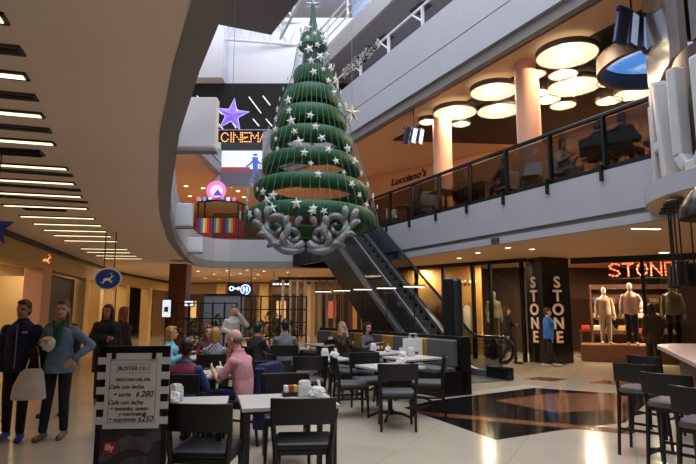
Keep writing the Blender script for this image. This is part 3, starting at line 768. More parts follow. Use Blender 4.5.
# frame hoops and the big silver scrolls at the foot
def spiral(c, r0, r1, a0, turns, n=40):
    return [(c[0]+(r0+(r1-r0)*i/n)*math.cos(a0+turns*2*PI*i/n), c[1]+(r0+(r1-r0)*i/n)*math.sin(a0+turns*2*PI*i/n)) for i in range(n+1)]
zs = on_y(310, 238, TY-1.5).z-Z0T
scroll_m = mat('scroll_silver', (138, 140, 143), 0.6, 0.25, var=0.35, scale=26, bump=0.4, bscale=50)
for s in (-1, 1):
    t_ = D.objects.new('scroll_ornament', None); COL.objects.link(t_); t_.parent = tree; t_.location = (0, -1.5, 0)
    def leaf(pts, r, nm, flat=1.6):
        q = [(s*x, -0.06*math.sin(i*0.7), zs+z) for i, (x, z) in enumerate(pts)]
        mb = MB(); mb.tube(q, r, 8, nrm=(0, 1, 0)); mb.build(nm, scroll_m, t_, smooth=True)
    def taper(n, a, b): return [a+(b-a)*i/(n-1) for i in range(n)]
    p1 = spiral((0.30, 0.02), 0.26, 0.05, -2.6, 1.4); leaf(p1, taper(len(p1), 0.085, 0.03), 'scroll_volute')
    p2 = spiral((0.66, 0.24), 0.30, 0.05, 3.9, -1.35); leaf(p2, taper(len(p2), 0.085, 0.028), 'scroll_volute')
    p3 = [(0.05+0.95*u, -0.24+0.12*math.sin(u*PI)*-1+0.55*u*u) for u in [i/14 for i in range(15)]]
    leaf(p3, [0.05+0.045*math.sin(PI*i/14) for i in range(15)], 'scroll_stem')
    for k, (x, z, dx, dz) in enumerate(((0.55, -0.16, 0.28, -0.02), (0.80, 0.02, 0.25, 0.05), (0.95, 0.20, 0.2, 0.16), (1.0, 0.36, 0.1, 0.26), (0.85, 0.42, -0.02, 0.26), (0.45, 0.24, -0.06, 0.22), (0.2, 0.26, -0.1, 0.16))):
        pts = [(x+dx*u, z+dz*u+0.05*math.sin(u*PI)) for u in [i/6 for i in range(7)]]
        leaf(pts, [0.03+0.045*math.sin(PI*(i+0.6)/7) for i in range(7)], 'acanthus_leaf')
    MB().tube([(s*0.5, 0.0, zs+0.3), (s*0.5, 0.03, zt[0]-0.1)], 0.012, 6).build('tie_wire', steel, t_)

# ------------------------------------------------------------------ escalator
ea, eb = Vector((2.70, 12.59, 0)), Vector((-1.385, 20.16, 0))
eh = (eb-ea); EL = eh.length; eh.normalize(); erz = math.atan2(eh.y, eh.x)      # local +X runs up the escalator
esc = thing('escalator', 'black glass-sided escalator rising behind the banquette to the far balcony', 'escalator', tuple(ea), erz)
def prof_pts(off, n=24, x0=-0.9, x1=None):
    """height of the step line, eased at both landings"""
    x1 = EL if x1 is None else x1; out = []
    xs, xe = 0.5, 5.96
    for i in range(n+1):
        x = x0+(x1-x0)*i/n; u = min(1, max(0, (x-xs)/(xe-xs)))
        e = 0.06; u2 = u if e < u < 1-e else (u*u/(2*e)+e/2 if u <= e else 1-((1-u)**2/(2*e)+e/2)) if 0 < u < 1 else u
        if u <= 0: z = 0
        elif u >= 1: z = Z2
        else: z = Z2*min(1, max(0, (u2-e/2*(1-u)+e/2*u-0) if False else u))
        out.append((x, z+off))
    return out
def side_band(y, o0, o1, th, nm, m, x0=-0.9, x1=None, n=40):
    a = prof_pts(o0, n, x0, x1); b = prof_pts(o1, n, x0, x1); poly = a+b[::-1]
    M = Matrix(((1, 0, 0, 0), (0, 0, -1, y), (0, 1, 0, 0), (0, 0, 0, 1)))
    mb = MB(); N = len(a)
    vs = [(x, y-th/2, z) for x, z in a]+[(x, y-th/2, z) for x, z in b]+[(x, y+th/2, z) for x, z in a]+[(x, y+th/2, z) for x, z in b]
    fs = []
    for i in range(N-1):
        fs += [(i, i+1, N+i+1, N+i), (2*N+i+1, 2*N+i, 3*N+i, 3*N+i+1), (N+i, N+i+1, 3*N+i+1, 3*N+i), (i+1, i, 2*N+i, 2*N+i+1)]
    fs += [(0, N, 3*N, 2*N), (N-1, 3*N-1, 4*N-1, 2*N-1)]
    return mb.add(vs, fs).build(nm, m, esc)
W = 0.66
truss_m = mat('escalator_cladding', (20, 20, 23), 0.25, var=0.1)
side_glass = glass('escalator_glass', (196, 202, 206), 0.04)
def low(x): return 0
for s in (-1, 1):
    side_band(s*W, 0.02, 0.16, 0.16, 'deck', steel, -0.6)
    side_band(s*W, 0.16, 0.88, 0.02, 'balustrade_glass', side_glass, -0.45)
    pts = [(x, s*W, z+0.93) for x, z in prof_pts(0, 40, -0.5)]
    newel = [(-0.5-0.30*math.sin(g), s*W, 0.66+0.27*math.cos(g)) for g in [PI*i/8 for i in range(1, 9)]]
    MB().tube([tuple(p) for p in newel[::-1]]+pts, 0.04, 8).build('handrail', black_gloss, esc, smooth=True)
    MB().box((-0.35, s*W, 0.14), (0.7, 0.2, 0.28)).build('newel_base', black_gloss, esc, bevel=0.03)
    # side cladding below the deck
    a = prof_pts(0.02, 30, -0.6); pts2 = []
    mb = MB(); N = len(a)
    lo = [max(0.0, z-0.02-(0.95 if x > 1.2 else 0)) for x, z in a]
    vs = []; fs = []
    for y in (s*W-0.07, s*W+0.07):
        vs += [(x, y, z) for x, z in a]+[(x, y, max(0.0, z-1.05)) for x, z in a]
    for i in range(N-1):
        fs += [(i, i+1, N+i+1, N+i), (2*N+i+1, 2*N+i, 3*N+i, 3*N+i+1), (N+i, N+i+1, 3*N+i+1, 3*N+i), (i+1, i, 2*N+i, 2*N+i+1)]
    fs += [(0, N, 3*N, 2*N), (N-1, 3*N-1, 4*N-1, 2*N-1)]
    mb.add(vs, fs).build('side_cladding', truss_m, esc)
a = prof_pts(0.0, 30, -0.6); mb = MB(); N = len(a)
vs = [(x, y, max(0.0, z-1.05)) for y in (-W, W) for x, z in a]
mb.add(vs, [(i, i+1, N+i+1, N+i) for i in range(N-1)]).build('soffit_panel', truss_m, esc)
nst = 22
for i in range(nst):
    x = 0.5+5.46*(i+0.5)/nst; z = Z2*(i+0.5)/nst
    MB().box((x, 0, z-0.06), (5.46/nst+0.02, 1.02, 0.2)).build('step', mat('step_metal', (96, 98, 100), 0.4, 0.6), esc)
MB().box((0.02, 0, 0.005), (1.3, 1.14, 0.03)).build('landing_plate', steel, esc)
MB().box((EL-1.25, 0, Z2-0.06), (2.5, 1.14, 0.1)).build('landing_plate', steel, esc)
MB().box((EL-1.2, 0, Z2-0.6), (2.4, 1.46, 0.9)).build('landing_box', truss_m, esc)

# ------------------------------------------------------------------ balustrade of the right balcony
UB = Vector((-0.451, 0.892, 0)); NB = Vector((0.892, 0.451, 0)); B0 = Vector((5.3, 9.1, 0)); BRZ = math.atan2(-UB.y, -UB.x)
def edge(s, off=0.0, z=0.0):
    p = B0+UB*s+NB*off; return Vector((p.x, p.y, z))
rl = thing('balcony_railing', 'long black railing with tinted glass along the right balcony above the shops', 'railing', (0, 0, 0))
S0, S1 = -0.3, 10.3
MB().beam(edge(S0, 0.12, 5.30), edge(S1, 0.12, 5.30), 0.09, 0.09).build('handrail', black_gloss, rl, bevel=0.02)
MB().beam(edge(S0, 0.12, 4.24), edge(S1, 0.12, 4.24), 0.05, 0.12).build('bottom_rail', black_metal, rl)
npan = 8; ds = (S1-S0)/npan
for i in range(npan+1):
    s = S0+ds*i
    if i:
        MB().beam(edge(s-0.0, 0.12, 4.2), edge(s, 0.12, 5.27), 0.11, 0.05, up=UB).build('post', black_metal, rl)
        MB().beam(edge(s, -0.03, 3.98), edge(s, -0.03, 4.3), 0.07, 0.05, up=UB).build('bracket', black_metal, rl)
        MB().beam(edge(s, -0.03, 4.24), edge(s, 0.12, 4.24), 0.05, 0.05).build('bracket', black_metal, rl)
    if i < npan:
        MB().beam(edge(s+0.06, 0.12, 4.77), edge(s+ds-0.06, 0.12, 4.77), 0.012, 0.92).build('glass_panel', tinted, rl)
# far balcony railing
fr = thing('balcony_railing', 'thin dark railing along the far balcony before the toy stand', 'railing', (0, 0, 0))
MB().beam((-5.2, 20.62, 5.2), (-2.3, 20.62, 5.2), 0.05, 0.05).build('handrail', black_metal, fr)
MB().beam((-5.2, 20.62, 4.3), (-2.3, 20.62, 4.3), 0.04, 0.06).build('bottom_rail', black_metal, fr)
for i in range(4):
    MB().beam((-5.2+i*0.97, 20.62, 4.15), (-5.2+i*0.97, 20.62, 5.2), 0.05, 0.04, up=(1, 0, 0)).build('post', black_metal, fr)
    if i < 3: MB().box((-4.72+i*0.97, 20.62, 4.75), (0.88, 0.012, 0.82)).build('glass_panel', clear, fr)
# level 3 white railing with forked brackets
r3 = thing('parapet_railing', 'white tube railing with forked brackets on the third-floor parapet', 'railing', (0, 0, 0))
def e3(s, off, z): p = B0+UB*s+NB*off; return (p.x, p.y, z)
MB().tube([e3(-2, 0.15, 10.75), e3(17, 0.15, 10.75)], 0.04, 8).build('handrail', white_paint, r3, smooth=True)
for i in range(8):
    s = 3.0+i*2.0
    MB().beam(e3(s, 0.15, 9.85), e3(s, 0.15, 10.75), 0.09, 0.06, up=UB).build('post', white_paint, r3)
    MB().tube([e3(s, 0.15, 10.25), e3(s+0.55, 0.15, 10.73)], 0.03, 6).build('fork', white_paint, r3)
# level 4 gallery railing
r4 = thing('gallery_railing', 'white tube railing along the top gallery under the roof', 'railing', (0, 0, 0))
for k, z in enumerate((13.35, 13.75, 14.15, 14.5)):
    MB().tube([e3(0, 0.72, z), e3(17.5, 0.72, z)], 0.035 if k < 3 else 0.05, 6).build('rail', white_paint, r4, smooth=True)
for i in range(9):
    s = 1.2+i*2.0
    MB().beam(e3(s, 0.72, 12.9), e3(s, 0.72, 14.5), 0.08, 0.06, up=UB).build('post', white_paint, r4)
gv = mat('vent_dark', (70, 68, 66), 0.6)
for i, s in enumerate((9.2, 11.8, 14.2)):
    o = MB().beam(e3(s, 1.9, 12.485), e3(s+0.75, 1.9, 12.485), 0.5, 0.03).build('air_vent', gv)
    tag(o, 'dark square vent in the underside of the top gallery', 'air vent', 'vents under the top gallery')

# ------------------------------------------------------------------ canteen on the upper floor
for i, (px, y) in enumerate(((443, 16.3), (529.5, 12.9))):
    x = (px-348)/FPX*(y*1.0+0.45); 
    struct(MB().cyl((x, y, Z2), (x, y, Z3), 0.29, n=32).build('column', salmon, smooth=True))
wsg = writing("Lucciano's", 0.44, black_gloss, None, (0, 0, 0), shear=0.35, bold=0.012, name='script_sign')
p = on_z(411, 180, 6.25); aw, wa = along(W2[::-1], 3.4)
wl = on_y(395, 181, 21.6)
sgn = thing('script_sign', 'black slanted script shop sign on the brown upper wall', 'sign', (0, 0, 0))
wsg.parent = sgn; 
a45 = math.atan2(23.0-17.0, 3.5-9.5)+PI
pa = Vector((3.5, 23.0, 0)); pb = Vector((0.2, 25.5, 0)); dv = (pa-pb).normalized(); az = math.atan2(dv.y, dv.x)
r0 = ray(408, 181); # where the view line meets the wall, 6 cm proud
nn = Vector((math.sin(az), -math.cos(az), 0)); q0 = pb+nn*0.235; tt = (q0-Vector((0, 0, 0))).dot(nn)/Vector((r0.x, r0.y, 0)).dot(nn)
wsg.location = (r0.x*tt, r0.y*tt, EYE+r0.z*tt); wsg.rotation_euler = (PI/2, -0.12, az)
u_ = text_mb("-", 0.62, 0.006)
b1 = Vector(wsg.location)+dv*0.05+nn*0.03
MB().tube([b1-Vector((0, 0, 0.16)), b1+dv*0.35-Vector((0, 0, 0.13)), b1+dv*0.8-Vector((0, 0, 0.02))], [0.01, 0.03, 0.01], 6).build('underline', mat('sign_white', (230, 225, 215), 0.5, emit=0.3), sgn)

chair_white = mat('chair_white', (222, 222, 226), 0.4, var=0.03)
chair_steel = mat('chair_steel', (120, 122, 126), 0.3, 0.8)
def shell_chair(m):
    t = thing('canteen_chair', '', 'chair')
    MB().box((0, 0, 0.455), (0.44, 0.42, 0.03)).build('seat', m, t, bevel=0.012)
    mb = MB()
    for k in range(6):
        z0, z1 = 0.50+k*0.06, 0.56+k*0.06; y = 0.21+0.012*k
        mb.box((0, y, (z0+z1)/2), (0.42-0.01*k, 0.025, 0.061))
    mb.build('backrest', m, t)
    for sx in (-1, 1):
        for sy in (-1, 1):
            MB().tube([(sx*0.17, sy*0.16, 0.44), (sx*0.21, sy*0.2, 0.0)], 0.013, 6).build('leg', chair_steel, t)
    return t
def canteen_table(top):
    t = thing('canteen_table', '', 'table')
    MB().box((0, 0, 0.735), (0.8, 0.8, 0.03)).build('tabletop', top, t, bevel=0.006)
    MB().cyl((0, 0, 0.02), (0, 0, 0.72), 0.035, n=12).build('column', black_metal, t)
    MB().box((0, 0, 0.012), (0.5, 0.5, 0.024)).build('foot_plate', black_metal, t, bevel=0.004)
    return t
wc = shell_chair(chair_white); dc = shell_chair(mat('chair_dark', (50, 44, 44), 0.4)); ctb = canteen_table(mat('canteen_top', (196, 172, 150), 0.35))
first = {}
def use(proto, key, loc, rz, label, group):
    if key in first: o = copy_tree(proto)
    else: o = proto; first[key] = 1
    o.location = loc; o.rotation_euler = (0, 0, rz); tag(o, label, None, group); return o
tabs = [(1.9, 1.28), (5.45, 0.95), (6.7, 0.62), (9.2, 0.95)]
tn = ['near the round kiosk', 'between the two columns', 'in front of the left column', 'at the far end of the balcony']
for (s, o_), w in zip(tabs, tn):
    use(ctb, 'ctb', tuple(edge(s, o_, Z2+0.03)), BRZ, 'small canteen table behind the balcony railing '+w, 'canteen tables')
cw = [(0.3, 0.62, 0.3, 'w', 'white canteen chair behind the railing next to the round kiosk'), (1.6, 0.60, 3.1, 'd', 'dark canteen chair under the left person in black upstairs'), (1.02, 0.62, 3.1, 'd', 'dark canteen chair under the right person in black upstairs'), (2.85, 1.0, 1.57, 'w', 'white canteen chair under the person in pale clothes upstairs'), (3.35, 0.55, 0.5, 'w', 'white canteen chair in front of the right column, turned to the glass'), (4.6, 0.95, -1.57, 'w', 'white canteen chair just left of the right column'), (6.25, 0.9, 1.7, 'd', 'dark canteen chair between the columns with a person in brown'),
      (5.45, 1.65, 0.1, 'w', 'white canteen chair between the columns at the rear of its table'), (7.55, 0.5, -1.9, 'w', 'white canteen chair in front of the left column close to the glass'), (8.35, 0.95, -1.5, 'w', 'white canteen chair left of the left column'), (9.2, 1.65, 0.2, 'd', 'dark canteen chair near the far end of the balcony, facing the glass'), (10.0, 0.9, 1.4, 'w', 'white canteen chair last on the far end of the balcony')]
for s, o_, r, k, lb in cw:
    use(wc if k == 'w' else dc, k, tuple(edge(s, o_, Z2+0.03)), BRZ+r, lb, 'canteen chairs')
struct(MB().prism([tuple(edge(S0-6, 0.3))[:2], tuple(edge(11, 0.3))[:2], tuple(edge(11, 6))[:2], tuple(edge(S0-6, 6))[:2]], Z2-0.01, Z2+0.03).build('floor_canteen', mat('canteen_floor', (120, 100, 84), 0.4)))
# ceiling-hung screen clusters
navy = mat('navy_frame', (24, 32, 88), 0.35, var=0.15)
def screen_cluster(loc, rz, s, label):
    t = thing('hanging_screen_cluster', label, 'screen', loc, rz)
    for k in range(3):
        a = -0.6+0.6*k; x = (-0.42+0.42*k)*s
        M = Matrix.Rotation(0.25*(k-1), 3, 'Z') @ Matrix.Rotation(0.22, 3, 'Y')
        MB().box((x, 0.0, -0.0), (0.34*s, 0.10*s, 1.0*s), M=M).build('screen_case', navy, t, bevel=0.02)
        MB().box(Vector((x, 0, 0))+M @ Vector((0, -0.056*s, 0)), (0.22*s, 0.012, 0.84*s), M=M).build('screen_face', mat('screen_pale', (170, 185, 215), 0.3, emit=0.35) if k else black_gloss, t)
    MB().beam((-0.6*s, 0, 0.42*s), (0.6*s, 0, 0.42*s), 0.06, 0.06).build('hanger_bar', navy, t)
    return t
c = on_y(414, 136, 16.0)
t = screen_cluster(tuple(c), 0.35, 0.55, 'small navy screen cluster hanging left of the round lamps')
MB().cyl((0, 0, 0.25), (0, 0, Z3-c.z), 0.015, n=8).build('hanging_rod', black_metal, t)
c = on_y(633, 30, 9.9)
t = screen_cluster(tuple(c), 0.5, 0.8, 'big navy screen cluster hanging before the sky dome')
MB().cyl((0, 0, 0.3), (0, 0, Z3-c.z), 0.02, n=8).build('hanging_rod', black_metal, t)

# toy stand on the far balcony
ty = 23.0
p = on_y(219, 238, ty); ty = 23.2
toy = thing('toy_stand', 'red toy stand with rainbow panels on the far balcony', 'kiosk', (p.x, ty, Z2+0.002))
MB().box((0, 0, 0.6), (1.9, 1.2, 1.2)).build('counter', mat('toy_red', (150, 40, 48), 0.45), toy, bevel=0.02)
rb_c = [(60, 80, 180), (60, 150, 160), (235, 215, 90), (235, 140, 60), (190, 60, 80)]
for i in range(3):
    pn = D.objects.new('rainbow_panel', None); COL.objects.link(pn); pn.parent = toy; pn.location = (-0.55+0.55*i, -0.62, 0.9)
    for k, c in enumerate(rb_c): MB().box((-0.16+0.08*k, 0, 0), (0.08, 0.03, 0.62)).build('stripe', mat('rainbow_%d' % k, c, 0.5, emit=0.12), pn)
for sx in (-1, 1):
    for sy in (-1, 1): MB().cyl((sx*0.85, sy*0.5, 1.2), (sx*0.85, sy*0.5, 1.85), 0.035, n=8).build('post', black_metal, toy)
MB().lathe([(1.1, 1.85), (1.1, 1.92), (0.8, 2.08), (0.0, 2.12)], n=8).build('roof', black_gloss, toy)
for k in range(7):
    MB().box((-0.75+0.25*k, -0.9, 1.98), (0.14, 0.05, 0.16)).build('name_block', mat('name_glow_%d' % (k % 3), [(230, 120, 160), (120, 140, 230), (230, 220, 240)][k % 3], 0.5, emit=0.4), toy)
ps = D.objects.new('round_sign', None); COL.objects.link(ps); ps.parent = toy; ps.location = (-0.1, -0.55, 2.42); tag(ps, 'round pink glowing sign')
MB().cyl((0, 0.03, 0), (0, -0.03, 0), 0.42, n=36).build('disc', mat('sign_pink', (236, 110, 170), 0.5, emit=0.9), ps, smooth=True)
MB().cyl((0.02, -0.03, -0.03), (0.02, -0.05, -0.03), 0.27, n=30).build('inner_disc', mat('sign_pale_pink', (245, 190, 220), 0.5, emit=0.8), ps, smooth=True)
MB().prismM([(-0.2, -0.18), (0.0, 0.1), (0.2, -0.18)], 0.03, place(XZ, (0.08, -0.06, -0.05))).build('emblem', mat('sign_blue', (70, 80, 190), 0.5, emit=0.5), ps)
tr = thing('potted_plant', 'dark leafy plant beside the toy stand on the far balcony', 'plant', (-7.3, 24.3, Z2+0.002))
MB().lathe([(0.2, 0), (0.26, 0.5), (0.22, 0.5), (0.2, 0.45), (0, 0.45)], n=16).build('pot', black_metal, tr)
leaf_m = mat('leaf_green', (40, 70, 36), 0.5, var=0.3)
def leaves(parent, n, c, r, size, nm='foliage'):
    mb = MB()
    for i in range(n):
        d = Vector((random.gauss(0, 1), random.gauss(0, 1), random.gauss(0, 1))).normalized()*random.random()**0.4
        p = Vector(c)+Vector((d.x*r[0], d.y*r[1], d.z*r[2])); a = Vector((random.gauss(0, 1), random.gauss(0, 1), random.gauss(0, .6))).normalized(); b = a.cross(Vector((0.3, 0.2, 1))).normalized()
        s = size*random.uniform(0.6, 1.2)
        mb.add([p-a*s, p+b*s*0.35+Vector((0, 0, s*.1)), p+a*s, p-b*s*0.35], [(0, 1, 2, 3)])
    return mb.build(nm, leaf_m, parent)
leaves(tr, 160, (0, 0, 1.15), (0.4, 0.4, 0.7), 0.16)
MB().cyl((0, 0, 0.45), (0, 0, 1.4), 0.02, n=6).build('stem', brown_panel, tr)

# ------------------------------------------------------------------ round kiosk at the right: slab, drum, letters, lamps
KC = Vector((6.74, 7.85, 0)); KR = 2.02
struct(MB().lathe([(0.0, 3.16), (KR-0.12, 3.16), (KR, 3.24), (KR, 3.52), (KR-0.2, 3.56), (0.0, 3.56)], c=KC, n=72).build('ceiling_round_canopy', [soffit_warm], smooth=True))
struct(MB().lathe([(KR+0.002, 3.24), (KR+0.03, 3.25), (KR+0.03, 3.52), (KR+0.002, 3.53)], c=KC, n=72).build('trim_21', white_fascia, smooth=True))
struct(MB().lathe([(1.5, 3.56), (1.5, 5.6), (1.4, 5.65), (0, 5.65)], c=KC, n=48).build('wall_round_kiosk', mat('drum_brown', (52, 40, 36), 0.45, var=0.08), smooth=True))
panel_m = mat('gloss_grey_panel', (118, 116, 116), 0.16, 0.35, var=0.05, coat=0.4)
pp0, pp1, pp2 = Vector((5.95, 10.2)), Vector((5.42, 8.6)), Vector((5.25, 6.6))
pts = [pp0.lerp(pp1, i/6) for i in range(6)]+[pp1.lerp(pp2, i/6) for i in range(7)]
struct(ribbon([tuple(p) for p in pts[:8]], 5.72, 9.5, 0.12).build('wall_gloss_panel', panel_m, smooth=False))
struct(ribbon([tuple(p) for p in pts[8:]], 5.72, 9.5, 0.12).build('wall_gloss_panel_next', mat('gloss_grey_panel_b', (98, 96, 96), 0.2, 0.3, var=0.05)))
kl = thing('raised_letter_sign', 'big pale rounded raised letters standing on the round kiosk canopy', 'sign', (0, 0, 0))
letter_w = mat('letter_white', (190, 190, 192), 0.45, var=0.03)
def big_letter(strokes, ang, h, w, nm):
    c = KC+Vector((math.cos(ang), math.sin(ang), 0))*1.80; t = Vector((math.sin(ang), -math.cos(ang), 0)) ; nrm = Vector((math.cos(ang), math.sin(ang), 0))
    t = -t if t.dot(Vector((1, -1, 0))) < 0 else t
    mb = MB()
    for st in strokes:
        for (a, b) in zip(st, st[1:]):
            A_ = c+t*(a[0]*w)+Vector((0, 0, 3.57+a[1]*h)); B_ = c+t*(b[0]*w)+Vector((0, 0, 3.57+b[1]*h))
            mb.beam(A_, B_, 0.17, 0.22, up=nrm) if abs(a[0]-b[0]) < 2 else None
    o = mb.build(nm, letter_w, kl, bevel=0.03); return o
big_letter([[(0, 0.02), (0, 0.98)]], math.radians(143), 1.5, 0.3, 'letter')
big_letter([[(-0.5, 0.0), (-0.12, 0.98)], [(0.12, 0.98), (0.5, 0.0)], [(-0.3, 0.35), (0.3, 0.35)], [(-0.15, 0.97), (0.15, 0.97)]], math.radians(166), 1.6, 0.46, 'letter')
big_letter([[(-0.42, 1.0), (-0.42, 0.15), (-0.2, 0.03), (0.2, 0.03), (0.42, 0.15), (0.42, 1.0)]], math.radians(191), 1.6, 0.52, 'letter')
big_letter([[(-0.4, 0.0), (-0.4, 1.0)], [(-0.4, 0.98), (0.4, 0.03)], [(0.4, 0.0), (0.4, 1.0)]], math.radians(217), 1.6, 0.52, 'letter')
# canopy pendants: disc, rod, black cylinder shade
pend = thing('pendant_lamp', '', 'pendant lamp')
MB().lathe([(0.0, -0.03), (0.13, -0.03), (0.14, -0.015), (0.13, 0.0), (0.0, 0.0)], n=24).build('ceiling_disc', black_metal, pend, smooth=True)
MB().cyl((0, 0, -0.9), (0, 0, -0.02), 0.012, n=8).build('rod', black_metal, pend)
MB().lathe([(0.0, -0.88), (0.085, -0.90), (0.09, -1.24), (0.08, -1.24), (0.078, -0.94), (0.0, -0.93)], n=24).build('shade', black_gloss, pend, smooth=True)
MB().lathe([(0.0, -1.18), (0.07, -1.19)], n=16).build('bulb', lamp_warm, pend)
pl = [((677, 200), 7.0, 'nearest to the black dome shade'), ((673, 204), 7.6, 'second before the shop window'), ((670, 208), 8.1, 'third before the shop window'), ((668, 212), 8.6, 'fourth before the shop window'), ((670, 216), 9.0, 'farthest under the kiosk canopy'), ((689, 204), 8.4, 'right of the row beside the dome shade')]
for (e, y, w) in pl:
    q = on_z(e[0], e[1], 3.16)
    use(pend, 'pend', (q.x, q.y, 3.16), 0, 'black cylinder pendant lamp '+w, 'cylinder pendants of the kiosk')
dm = thing('dome_pendant', 'large black dome lamp shade hanging at the picture edge under the kiosk canopy', 'pendant lamp', (4.58, 6.5, 2.72))
MB().lathe([(0.47, -0.02), (0.45, 0.12), (0.36, 0.30), (0.20, 0.42), (0.06, 0.46), (0.06, 0.50), (0.0, 0.50)], n=40).build('shade', black_gloss, dm, smooth=True)
MB().lathe([(0.0, 0.38), (0.18, 0.38), (0.33, 0.26), (0.43, 0.1), (0.455, -0.02), (0.47, -0.02)], n=40).build('shade_lining', mat('shade_inner', (60, 44, 36), 0.5), dm, smooth=True)
MB().cyl((0, 0, 0.48), (0, 0, 0.45), 0.01, n=8).build('cord', black_metal, dm)
struct(MB().prism([(4.1, 6.1), (4.75, 6.1), (4.75, 7.3), (4.1, 7.3)], 3.10, 3.16).build('trim_22', soffit_warm)) if False else None

# ------------------------------------------------------------------ cafe: chairs, tables, banquette, screens
def cafe_chair(seat_m):
    t = thing('cafe_chair', '', 'chair')
    MB().box((0, -0.01, 0.465), (0.48, 0.46, 0.06)).build('seat', seat_m, t, bevel=0.025, seg=3)
    MB().box((0, 0.0, 0.42), (0.46, 0.43, 0.04)).build('seat_frame', dark_wood, t, bevel=0.005)
    mb = MB(); n = 12; vs = []; fs = []
    for i in range(n+1):
        u = -1+2*i/n; x = u*0.27; y = 0.235+0.035*(1-u*u)
        for (dy, z) in ((0.008, 0.655), (0.038, 0.655), (0.065, 0.87), (0.035, 0.87)): vs.append((x, y+dy-0.01, z))
    for i in range(n):
        for k in range(4):
            l = (k+1) % 4; fs.append((i*4+k, (i+1)*4+k, (i+1)*4+l, i*4+l))
    fs += [(3, 2, 1, 0), (n*4, n*4+1, n*4+2, n*4+3)]
    mb.add(vs, fs).build('backrest', dark_wood, t, bevel=0.008)
    for sx in (-1, 1):
        MB().tube([(sx*0.215, -0.2, 0.44), (sx*0.225, -0.215, 0.0)], [0.024, 0.017], 8).build('leg', dark_wood, t, smooth=True)
        MB().tube([(sx*0.225, 0.265, 0.0), (sx*0.225, 0.215, 0.44), (sx*0.245, 0.235, 0.62), (sx*0.255, 0.265, 0.86)], [0.017, 0.024, 0.022, 0.017], 8).build('leg', dark_wood, t, smooth=True)
    for sx in (-1, 1): MB().beam((sx*0.222, -0.2, 0.27), (sx*0.222, 0.22, 0.27), 0.018, 0.026).build('side_rail', dark_wood, t)
    return t
chg = cafe_chair(seat_grey); chb = cafe_chair(seat_black)
G_CH = 'dark wooden cafe chairs'
CHAIRS = []
def chair(px_x, y, rz, seat, label):
    o = use(chg if seat == 'g' else chb, 'ch'+seat, (px_x, y, 0), math.radians(rz), label, G_CH); return o
def cafe_table(w, d, ped):
    t = thing('cafe_table', '', 'table')
    MB().box((0, 0, 0.735), (w, d, 0.035)).build('tabletop', table_white, t, bevel=0.006)
    MB().box((0, 0, 0.705), (w*0.8, d*0.8, 0.03)).build('apron', black_metal, t)
    if ped:
        MB().cyl((0, 0, 0.05), (0, 0, 0.70), 0.035, n=14).build('column', black_metal, t, smooth=True)
        for k in range(4):
            a = PI/4+k*PI/2
            MB().tube([(0, 0, 0.09), (0.18*math.cos(a), 0.18*math.sin(a), 0.075), (0.32*math.cos(a), 0.32*math.sin(a), 0.018)], [0.028, 0.024, 0.018], 8).build('foot', black_metal, t, smooth=True)
    else:
        for sx in (-1, 1):
            for sy in (-1, 1): MB().box((sx*(w/2-.05), sy*(d/2-.05), 0.355), (0.05, 0.05, 0.70)).build('leg', dark_wood, t)
    return t
tA = cafe_table(0.78, 0.74, True); tB = cafe_table(0.86, 0.74, False)
def table(x, y, rz, label, ped=True):
    return use(tA if ped else tB, 'tb%d' % ped, (x, y, 0), math.radians(rz), label, 'white topped cafe tables')
# napkin holder, caddy and cup, one of each then copies
nap = thing('napkin_holder', '', 'napkin holder')
MB().box((0, 0, 0.055), (0.13, 0.07, 0.11)).build('holder', mat('holder_white', (205, 203, 200), 0.35), nap, bevel=0.015)
def crumple(c, r, nm='napkins', seed=1):
    rnd = random.Random(seed); mb = MB().ell(c, r, 12, 8)
    for i, v in enumerate(mb.v): mb.v[i] = Vector(c)+(v-Vector(c))*rnd.uniform(0.75, 1.2)
    return mb
crumple((0.0, 0, 0.125), (0.06, 0.03, 0.035), seed=3).build('napkins', paper, nap)
scr = thing('crumpled_napkin', '', 'napkin')
crumple((0, 0, 0.052), (0.085, 0.06, 0.055), seed=9).build('folded_paper', paper, scr)
MB().add([(0.02, -0.03, 0.02), (0.08, 0.02, 0.02), (0.05, 0.03, 0.16), (0.0, 0.0, 0.17)], [(0, 1, 2, 3)]).build('paper_flap', paper, scr)
caddy = thing('condiment_caddy', '', 'caddy')
MB().box((0, 0, 0.02), (0.16, 0.11, 0.04)).build('tray', black_metal, caddy, bevel=0.005)
for i, c in enumerate(((230, 225, 210), (180, 60, 50), (220, 190, 80))):
    MB().box((-0.045+0.045*i, 0, 0.065), (0.035, 0.08, 0.07)).build('sachet_row', mat('sachet_%d' % i, c, 0.6), caddy)
def onto(proto, key, x, y, rz, label, z=0.7525): return use(proto, key, (x, y, z), rz, label, {'nap': 'white napkin holders', 'scr': 'crumpled paper napkins', 'cad': 'condiment caddies'}[key])

# near tables
table(-0.575, 5.22, 14, 'white topped square cafe table nearest the camera behind the black chair', False)
table(-1.52, 5.0, 10, 'white topped cafe table behind the menu sign', False)
table(-1.78, 7.3, 20, 'white topped cafe table where the man in the pink shirt leans')
table(-0.42, 9.45, 24, 'white topped cafe table in the middle of the cafe bearing a napkin holder and napkin')
table(0.62, 8.2, 28, 'white topped cafe table with a folded paper in front of the banquette')
table(0.72, 10.75, 33, 'white topped cafe table before the dark-haired woman on the banquette')
table(1.12, 9.62, 33, 'white topped cafe table nearest the free end of the banquette')
table(-0.52, 13.1, 30, 'far white cafe table before the woman with the headscarf')
table(-2.45, 9.85, 25, 'white topped cafe table between the women far behind the menu sign')
table(-1.35, 11.9, 25, 'white topped cafe table before the man in the grey sweater')
onto(nap, 'nap', -0.42, 5.38, 0.3, 'white napkin holder on the nearest cafe table')
onto(scr, 'scr', -0.30, 5.33, 0.6, 'crumpled white napkin on the nearest cafe table beside the chair back')
